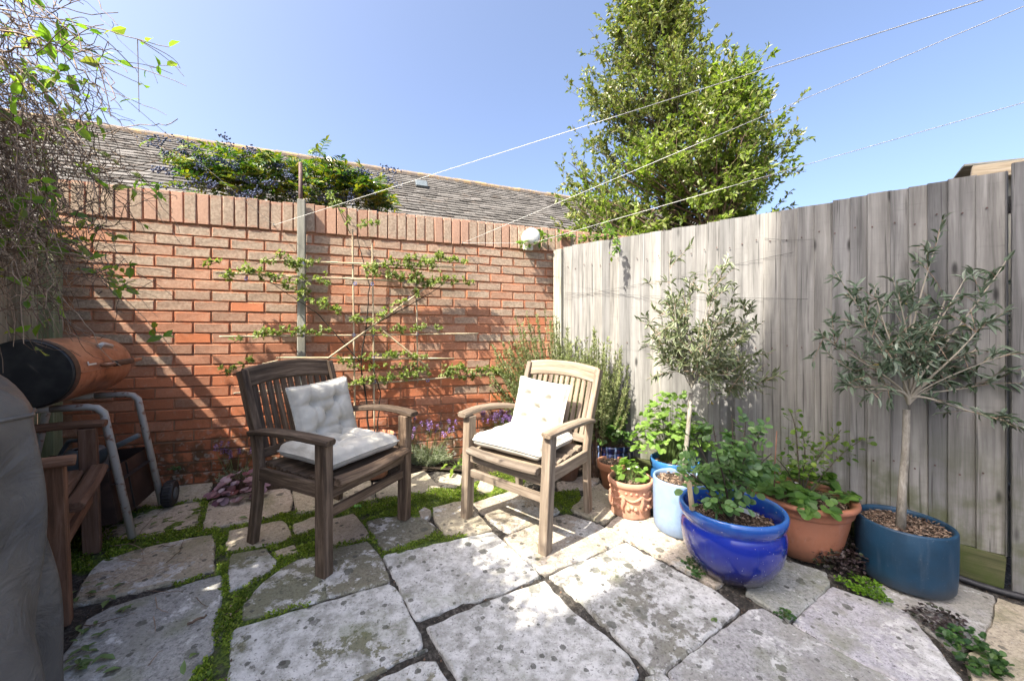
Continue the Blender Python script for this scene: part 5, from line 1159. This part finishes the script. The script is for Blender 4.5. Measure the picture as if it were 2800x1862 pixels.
crown_tree('flowering_cherry_bush', 'bright green leafy bush in front of the evergreen beyond the fence', tb, (tb.x, tb.y, tb.z+hz_(330)), hull, 7, .40, (.05, .09), .52, M['lf_bright'], M['twig'], nbr=150, r0=.04, seed=8, perl=18, up=.6)
# twig with leaves drooping over the reel
L = dense([tuple(at(x, y, z)) for x, y, z in ((1690, 640, 3.75), (1610, 652, 3.6), (1540, 645, 3.5), (1480, 648, 3.42), (1425, 668, 3.32))], 20); c0 = L[0].copy()
th = thing('overhanging_branch', 'leafy branch reaching over the wall to the line reel', 'branch', tuple(c0)); tubes('stem', [L-c0], .006, .002, M['twig'], th, 5)
k = 120; f = rng.uniform(0, 19, k); i = np.minimum(f.astype(int), 18); P = L[i]+(L[i+1]-L[i])*(f-i)[:, None]-c0+rng.normal(size=(k, 3))*.02
cloud('foliage', P, rng.normal(size=(k, 3))+[-.5, -.2, -.2], rng.normal(size=(k, 3))*.5+[0, -.3, 1], rng.uniform(.045, .075, k), .5, T8, M['lf_goose'], th)
# hanging spray over the fence that throws its shadow on the boards
L = dense([tuple(pf(1650, 600, .03)+Vector((0, 0, 0))), tuple(pf(1672, 640, .10)), tuple(pf(1690, 668, .16)), tuple(pf(1668, 700, .20))], 14); c0 = L[0].copy()
th = thing('hanging_spray', 'leafy spray hanging over the fence top near the corner', 'branch', tuple(c0)); tubes('stem', [L-c0], .004, .0015, M['twig'], th, 4)
k = 46; f = rng.uniform(0, 13, k); i = np.minimum(f.astype(int), 12); P = L[i]+(L[i+1]-L[i])*(f-i)[:, None]-c0+rng.normal(size=(k, 3))*.012
cloud('foliage', P, rng.normal(size=(k, 3))+[0, -.2, -.5], rng.normal(size=(k, 3)), rng.uniform(.04, .06, k), .5, T8, M['lf_goose'], th)
# shed roof edge beyond the fence
a = pf(2655, 470, -.35); b = pf(2900, 446, -.35)
sh = thing('shed', 'pale timber edge of a shed roof showing over the fence', 'shed', (a.x, a.y, 0))
o_ = Vector((a.x, a.y, 0)); d_ = (b-a).normalized(); bk = Vector((.64, .77, 0))
mb = MB(); mb.beam(a-o_+Vector((0, 0, -.01)), b-o_, .03, .075); mb.build('fascia', M['cane'], sh)
mb = MB(); mb.beam(a-o_-d_*.02+bk*.47+Vector((0, 0, .047)), b-o_+bk*.47+Vector((0, 0, .047)), .9, .014); mb.build('roof', M['grey_post'], sh)
mb = MB(); mb.beam(a-o_+bk*.1+Vector((0, 0, -.05)), Vector((0, 0, -.5))+bk*.1, .08, .08); mb.build('post', M['grey_post'], sh)
mb = MB(); q0, q1 = a-o_+bk*.12, b-o_+bk*.12
mb.add([(q0.x, q0.y, q0.z-.03), (q1.x, q1.y, q1.z-.03), (q1.x, q1.y, -.5), (q0.x, q0.y, -.5)], [(0, 1, 2, 3)]); mb.build('wall', M['grey_post'], sh)

# ------------------------------------------------------------------ climbing plant at the left
vine = thing('climbing_plant', 'tangled dry climbing plant with sparse green leaves hanging in from the left', 'climber', (-2.7, 1.7, 0))
VB = np.array((-2.7, 1.7, 0))
st = []; r0 = []; P = []; D = []; tips_ = []
def pxl(x, y, Z): return np.array(tuple(at(x, y, Z)))
def zig(L, a):                                            # kinked, knuckly twig
    k = len(L); return L+np.cumsum(rng.normal(size=(k, 3))*a, 0)+rng.normal(size=(k, 3))*a*.7
for k in range(330):
    low = rng.random() < .6
    if low: xs, ys = rng.uniform(-260, 60), rng.uniform(200, 640); dx, dy = rng.uniform(120, 330)*rng.uniform(.5, 1.0), rng.uniform(40, 300)
    else: xs, ys = rng.uniform(-260, 40), rng.uniform(-120, 330); dx, dy = rng.uniform(150, 400)*rng.uniform(.5, 1.0), rng.uniform(110, 330)
    za = rng.uniform(1.0, 1.5); zb = np.clip(za+rng.uniform(-.15, .25), 1.0, 1.62)
    x1, y1 = xs+dx, ys+dy+(rng.uniform(0, 120) if low else 0)
    if x1 > 210 and y1 > 790: y1 = 790-rng.uniform(0, 120)
    L = zig(bez(pxl(xs, ys, za), pxl(xs+dx*.35, ys+dy*.15-rng.uniform(0, 60), za), pxl(xs+dx*.8, ys+dy*.6, zb), pxl(x1, y1, zb), 18), .0062)
    st.append(L-VB); r0.append(rng.choice([.0012, .0016, .0022, .0034], p=[.4, .3, .2, .1]))
    for _ in range(2):                                    # short side twigs leaving at the knuckles
        i = rng.integers(4, 17); d = unit((L[i]-L[i-1])*18+rng.normal(size=3)*.8); l = rng.uniform(.04, .16)
        st.append(zig(bez(L[i], L[i]+d*l*.3, L[i]+d*l*.7+rng.normal(size=3)*.012, L[i]+d*l+rng.normal(size=3)*.02, 7), .003)-VB); r0.append(.0012)
for k in range(250):                                      # cross-tangle in the thick of it
    x0, y0 = rng.uniform(-80, 290), rng.uniform(330, 850); za = rng.uniform(1.05, 1.55); c = pxl(x0, y0, za)
    if x0 > 170 and y0 > 760: continue
    d = unit(rng.normal(size=3)*[1, .6, .9]+[.35, 0, -.25]); l = rng.uniform(.10, .34)
    st.append(zig(bez(c, c+d*l*.3+rng.normal(size=3)*.02, c+d*l*.7+rng.normal(size=3)*.03, c+d*l, 11), .005)-VB); r0.append(rng.uniform(.0010, .0020))
for xs, ys, x1, y1, z in ((-60, 20, 455, 135, 1.6), (-80, 60, 510, 238, 1.7), (-60, 150, 470, 315, 1.8), (-80, 240, 520, 430, 1.9), (100, 620, 495, 980, 1.9), (-40, 80, 380, 220, 1.5), (60, 560, 420, 870, 2.0), (0, 300, 440, 520, 1.9), (150, 500, 480, 540, 2.0), (-80, 300, 240, 240, 1.8), (200, 590, 330, 650, 2.0), (120, 520, 410, 780, 1.9), (150, 700, 340, 800, 2.0), (0, 500, 330, 750, 1.9), (-50, -40, 300, 180, 1.6)):
    z = z-.45; a, b = pxl(xs, ys, z), pxl(x1, y1, z+.05); L = bez(a, pxl(xs+(x1-xs)*.35, ys+(y1-ys)*.2, z), pxl(xs+(x1-xs)*.7, ys+(y1-ys)*.62, z), b, 16)+np.cumsum(rng.normal(size=(16, 3))*.003, 0)
    st.append(L-VB); r0.append(.0022); tips_.append(len(st)-1)
    for _ in range(5):                                    # side shoots
        i = rng.integers(5, 15); d = unit(rng.normal(size=3)+[.6, 0, -.1]); st.append(bez(L[i], L[i]+d*.05, L[i]+d*.1+[0, 0, .01], L[i]+d*rng.uniform(.08, .2)-[0, 0, .02], 7)-VB); r0.append(.0014)
nvis = len(st)
for k in range(420):                                      # the mass carried on along the fence towards the house
    f = rng.random(); c = np.array([-2.72, 1.75, 2.0])*(1-f)+np.array([-1.72, .25, 2.15])*f+rng.normal(size=3)*np.array([.20, .20, .20]); d = unit(rng.normal(size=3)*[1, 1, .5]+[.5, .3, .1]); e = c+d*rng.uniform(.3, .6)
    if e[1] > .1 and e[0]/max(e[1], .1) > -1.42: e = c
    L = bez(c-d*.2, c, c*.4+e*.6+[0, 0, .08], e, 9)+np.cumsum(rng.normal(size=(9, 3))*.008, 0); st.append(L-VB); r0.append(rng.uniform(.0015, .003))
half_ = [i for i in range(len(st)) if i % 3 == 0]; rest = [i for i in range(len(st)) if i % 3]
tubes('dry_stem', [st[i] for i in half_], np.array([r0[i] for i in half_]), .0009, M['twig_pale'], vine, 4)['kind'] = 'stuff'; tubes('dry_stem', [st[i] for i in rest], np.array([r0[i] for i in rest]), .0009, M['twig'], vine, 4)['kind'] = 'stuff'
for i, L in enumerate(st):
    if i < nvis: cnt = (rng.integers(4, 8) if i in tips_ else (rng.integers(1, 4) if rng.random() < .085 else 0))
    else: cnt = rng.integers(2, 9)
    for _ in range(cnt):
        j = rng.integers(len(L)//3, len(L)); c = L[j]; d = rng.normal(size=3)+np.array([.3, 0, -.3]); P.append(c); D.append(d)
        if rng.random() < .6: P.append(c); D.append(-d+rng.normal(size=3)*.4)
NH = 19000; f = rng.random(NH); C_ = np.array([-2.70, 1.70, 1.85])*(1-f[:, None])+np.array([-1.45, -.25, 1.9])*f[:, None]+np.stack([rng.normal(size=NH)*.13, rng.normal(size=NH)*.13, rng.uniform(-.3, .62, NH)], -1)
C_ = C_[C_[:, 0]/np.maximum(C_[:, 1], .05) < -1.47]
cloud('foliage', C_-VB, rng.normal(size=C_.shape), rng.normal(size=C_.shape), rng.uniform(.045, .075, len(C_)), .6, T4, M['lf_vine'], vine)
P = np.array(P); n = len(P)
cloud('foliage', P, np.array(D), rng.normal(size=(n, 3))*.6+[0, -.4, .9], rng.uniform(.026, .056, n), .52, T8, M['lf_vine'], vine)

# ------------------------------------------------------------------ barrel smoker
sm = thing('barrel_smoker', 'rusty copper-coloured barrel smoker barbecue by the wall at left', 'barbecue', (-2.38, 2.1, gz(-2.38, 2.1)))
SL = Vector(sm.location)
e0 = at(75, 1024, 1.72); e1 = at(283, 990, 2.30); ad = (e1-e0).normalized(); rB = .158
mb = MB(); mb.sweep([e0-SL+ad*x for x in (0, .02, .3, .52, .58, .63, .66, .675)], circ(rB, 36), up=(0, 0, 1), scale=[.985, 1, 1, 1, .95, .8, .55, .2], smooth=True); o = mb.build('barrel', M['smoker'], sm)
mb = MB(); mb.sweep([e0-SL-ad*.012, e0-SL-ad*.002], circ(rB*1.0, 36), up=(0, 0, 1), scale=[.96, 1.004], smooth=False); mb.sweep([e0-SL-ad*.004, e0-SL+ad*.035], circ(rB*1.012, 36), up=(0, 0, 1), caps=False); mb.build('end_cap', M['black_enamel'], sm)
side = ad.cross(Vector((0, 0, 1))).normalized()           # towards the courtyard
def on_barrel(x, ang, out=0.0): return e0-SL+ad*x+side*((rB+out)*math.cos(ang))+Vector((0, 0, (rB+out)*math.sin(ang)))
mb = MB(); mb.sweep([on_barrel(x, -.02, .002) for x in (.03, .3, .56)], rect(.004, .01, .001), up=tuple(side)); mb.build('lid_seam', M['smoker'], sm)
mb = MB(); mb.tube([on_barrel(.22, .10, .0), on_barrel(.22, .10, .035), on_barrel(.40, .10, .038), on_barrel(.56, .10, .038), on_barrel(.56, .10, .0)], .010, 8); mb.build('lid_handle', M['smoker'], sm)
mb = MB(); mb.sweep([on_barrel(.26, .10, .038), on_barrel(.45, .10, .038)], rect(.03, .026, .008), up=tuple(side)); mb.build('handle_grip', M['black_enamel'], sm)
mb = MB(); mb.tube([on_barrel(.30, .75, .003), on_barrel(.36, .85, .003), on_barrel(.42, .72, .003)], .012, 6); mb.build('badge', M['label_tag'], sm)
mb = MB(); mb.sweep([on_barrel(.10, .28, .004), on_barrel(.10, .18, .004), on_barrel(.16, .18, .006)], rect(.008, .004, .001), up=tuple(side)); mb.build('vent_lever', M['white_plastic'], sm)
dwn = Vector((0, 0, -1))
for x0, s_ in ((.16, 0), (.55, 1)):
    base = on_barrel(x0, -1.2, .0)
    for sd_ in (1, -1):
        top = e0-SL+ad*x0+dwn*(rB+.03); sh_ = top+side*(.13*sd_); kn = top+side*(.19*sd_)+dwn*.035; ft = top+side*(.30*sd_); g_ = gz(*(SL+ft).xy)-SL.z
        ft = Vector((ft.x, ft.y, g_+(.02)))
        mb = MB(); mb.tube([top, sh_, top+side*(.165*sd_)+dwn*.008, kn, kn+(ft-kn)*.05, ft], .017, 10); mb.build('leg', M['frame_paint'], sm)
        if s_:
            w = ft+Vector((0, 0, .055)); mb = MB(); mb.sweep([w+side*(.012*sd_), w+side*(.022*sd_), w+side*(.055*sd_), w+side*(.065*sd_)], circ(.075, 28), up=(0, 0, 1), scale=[.93, 1, 1, .93]); wh = mb.build('wheel', M['black_plastic'], sm)
            mb = MB(); mb.sweep([w+side*(.060*sd_), w+side*(.070*sd_)], circ(.042, 20), up=(0, 0, 1), scale=[1, .7]); mb.build('hub', M['grey_plastic'], wh)
            for a_ in np.linspace(0, 6.283, 25)[:-1]:
                c_ = w+side*(.038*sd_)+ad*(.0755*math.cos(a_))+Vector((0, 0, .0755*math.sin(a_))); mb = MB(); mb.sweep([c_-side*.018, c_+side*.018], rect(.008, .005, .001), up=(0, 0, 1)); mb.build('tread', M['black_plastic'], wh)
c = (e0+e1)/2-SL; zb = .17
sec0 = e0-SL+ad*.13; sec1 = e0-SL+ad*.62
V = []
for z, wd_ in ((.10, .255), (.37, .215)):
    for p_, s_ in ((sec0, 1), (sec1, 1), (sec1, -1), (sec0, -1)): q = p_+side*(wd_*s_); V.append((q.x, q.y, z))
mb = MB(); mb.add(V, [(3, 2, 1, 0), (0, 1, 5, 4), (1, 2, 6, 5), (2, 3, 7, 6), (3, 0, 4, 7)]); mb.build('lower_cabinet', M['brown_panel'], sm)
mb = MB(); mid = sec0.lerp(sec1, .38); mb.sweep([Vector((mid.x, mid.y, .105))+side*.257, Vector((mid.x, mid.y, .365))+side*.219], rect(.006, .006, .001), up=tuple(side)); mb.build('panel_seam', M['black_enamel'], sm)
mb = MB(); V = [(v[0], v[1], .30) for v in V[:4]]; mb.add([tuple(Vector(v)*1) for v in V], [(0, 1, 2, 3)]); mb.build('shelf', M['black_enamel'], sm)
# watering can standing on the shelf
wc0 = SL+sec0.lerp(sec1, .42)+side*.05; wc0.z = SL.z+.304
wc = thing('watering_can', 'grey plastic watering can on the smoker shelf with its spout pointing right', 'watering can', tuple(wc0))
mb = MB(); mb.lathe([(.001, 0), (.085, 0), (.09, .01), (.085, .12), (.07, .15), (.05, .155), (.045, .15)], 24); mb.build('body', M['grey_plastic'], wc)
t0 = Vector((0, 0, .05)); t2 = at(379, 1190, wc0.y+.02)-wc0
mb = MB(); mb.tube([t0+Vector((.05, -.01, 0)), t0.lerp(t2, .35)+Vector((0, 0, .02)), t0.lerp(t2, .65)+Vector((0, 0, .012)), t2], .024, 10, [1.3, .95, .6, .55]); mb.build('spout', M['grey_plastic'], wc)
mb = MB(); mb.tube([(-.08, 0, .05), (-.14, 0, .11), (-.09, 0, .19), (.0, 0, .20), (.05, 0, .15)], .011, 8); mb.build('handle', M['grey_plastic'], wc)

# ------------------------------------------------------------------ grey cover in the near left corner
def cover():
    c0 = Vector((-1.712, .95, 0)); c0.z = gz(c0.x, c0.y); q = thing('barbecue_cover', 'dark grey fabric cover over a barbecue in the near left corner', 'cover', tuple(c0), .10)
    nA, nL = 120, 44; V = []; hw, hd = .315, .22; HT = 1.075
    for l in range(nL):
        f = l/(nL-1)
        for j in range(nA):
            a = 2*math.pi*j/nA; ca, sa = math.cos(a), math.sin(a); e = .42; cx = math.copysign(abs(ca)**e, ca)*hw; cy = math.copysign(abs(sa)**e, sa)*hd
            if f < .70:
                k = f/.70; z = k*(HT-.17); flare = 1.0+.10*(1-k)**1.5; fold = (.030*math.sin(8*a+1.3*math.sin(3*z+2))+.016*math.sin(15*a+3*z))*(1-k*.8)+.010*math.sin(5*a+9*z)
                V.append((cx*flare+ca*fold, cy*flare+sa*fold, z+(.01*math.sin(7*a) if l == 0 else 0)))
            else:
                k = min(1, (f-.70)/.30); sh = max(1e-4, math.cos(k*math.pi/2))**.5; z = HT-.17+.17*math.sin(k*math.pi/2)+.010*math.sin(6*a+5*k); V.append((cx*sh*(1-.08*k)-.06*k, cy*sh+.0, z))
    Fc = []
    for l in range(nL-1):
        for j in range(nA): j2 = (j+1) % nA; Fc.append((l*nA+j, l*nA+j2, (l+1)*nA+j2, (l+1)*nA+j))
    Fc.append(tuple((nL-1)*nA+j for j in range(nA))); mb = MB(); mb.add(V, Fc, None, True); mb.build('cloth', M['cover'], q)
    for l_, nm in ((int(.70*(nL-1)), 'seam'), (1, 'hem')):
        mb = MB(); mb.sweep([Vector(V[l_*nA+j])*1.004 for j in list(range(0, nA, 2))+[0]], circ(.006, 6), smooth=True); mb.build(nm, M['cover'], q)
    # loose skirt corner trailing on the paving
    V = []; n1, n2 = 14, 16
    for i in range(n1):
        for j in range(n2):
            u, w = i/(n1-1), j/(n2-1); V.append((.29+.10*u*(1-w*.7)+.02*math.sin(6*w+3*u), -.18+.34*w, .02+.30*(1-u)**1.4+.02*math.sin(9*w)*u))
    Fc = [(i*n2+j, (i+1)*n2+j, (i+1)*n2+j+1, i*n2+j+1) for i in range(n1-1) for j in range(n2-1)]
    mb = MB(); mb.add(V, Fc, None, True); o = mb.build('skirt', M['cover'], q); m_ = o.modifiers.new('thick', 'SOLIDIFY'); m_.thickness = .003
cover()
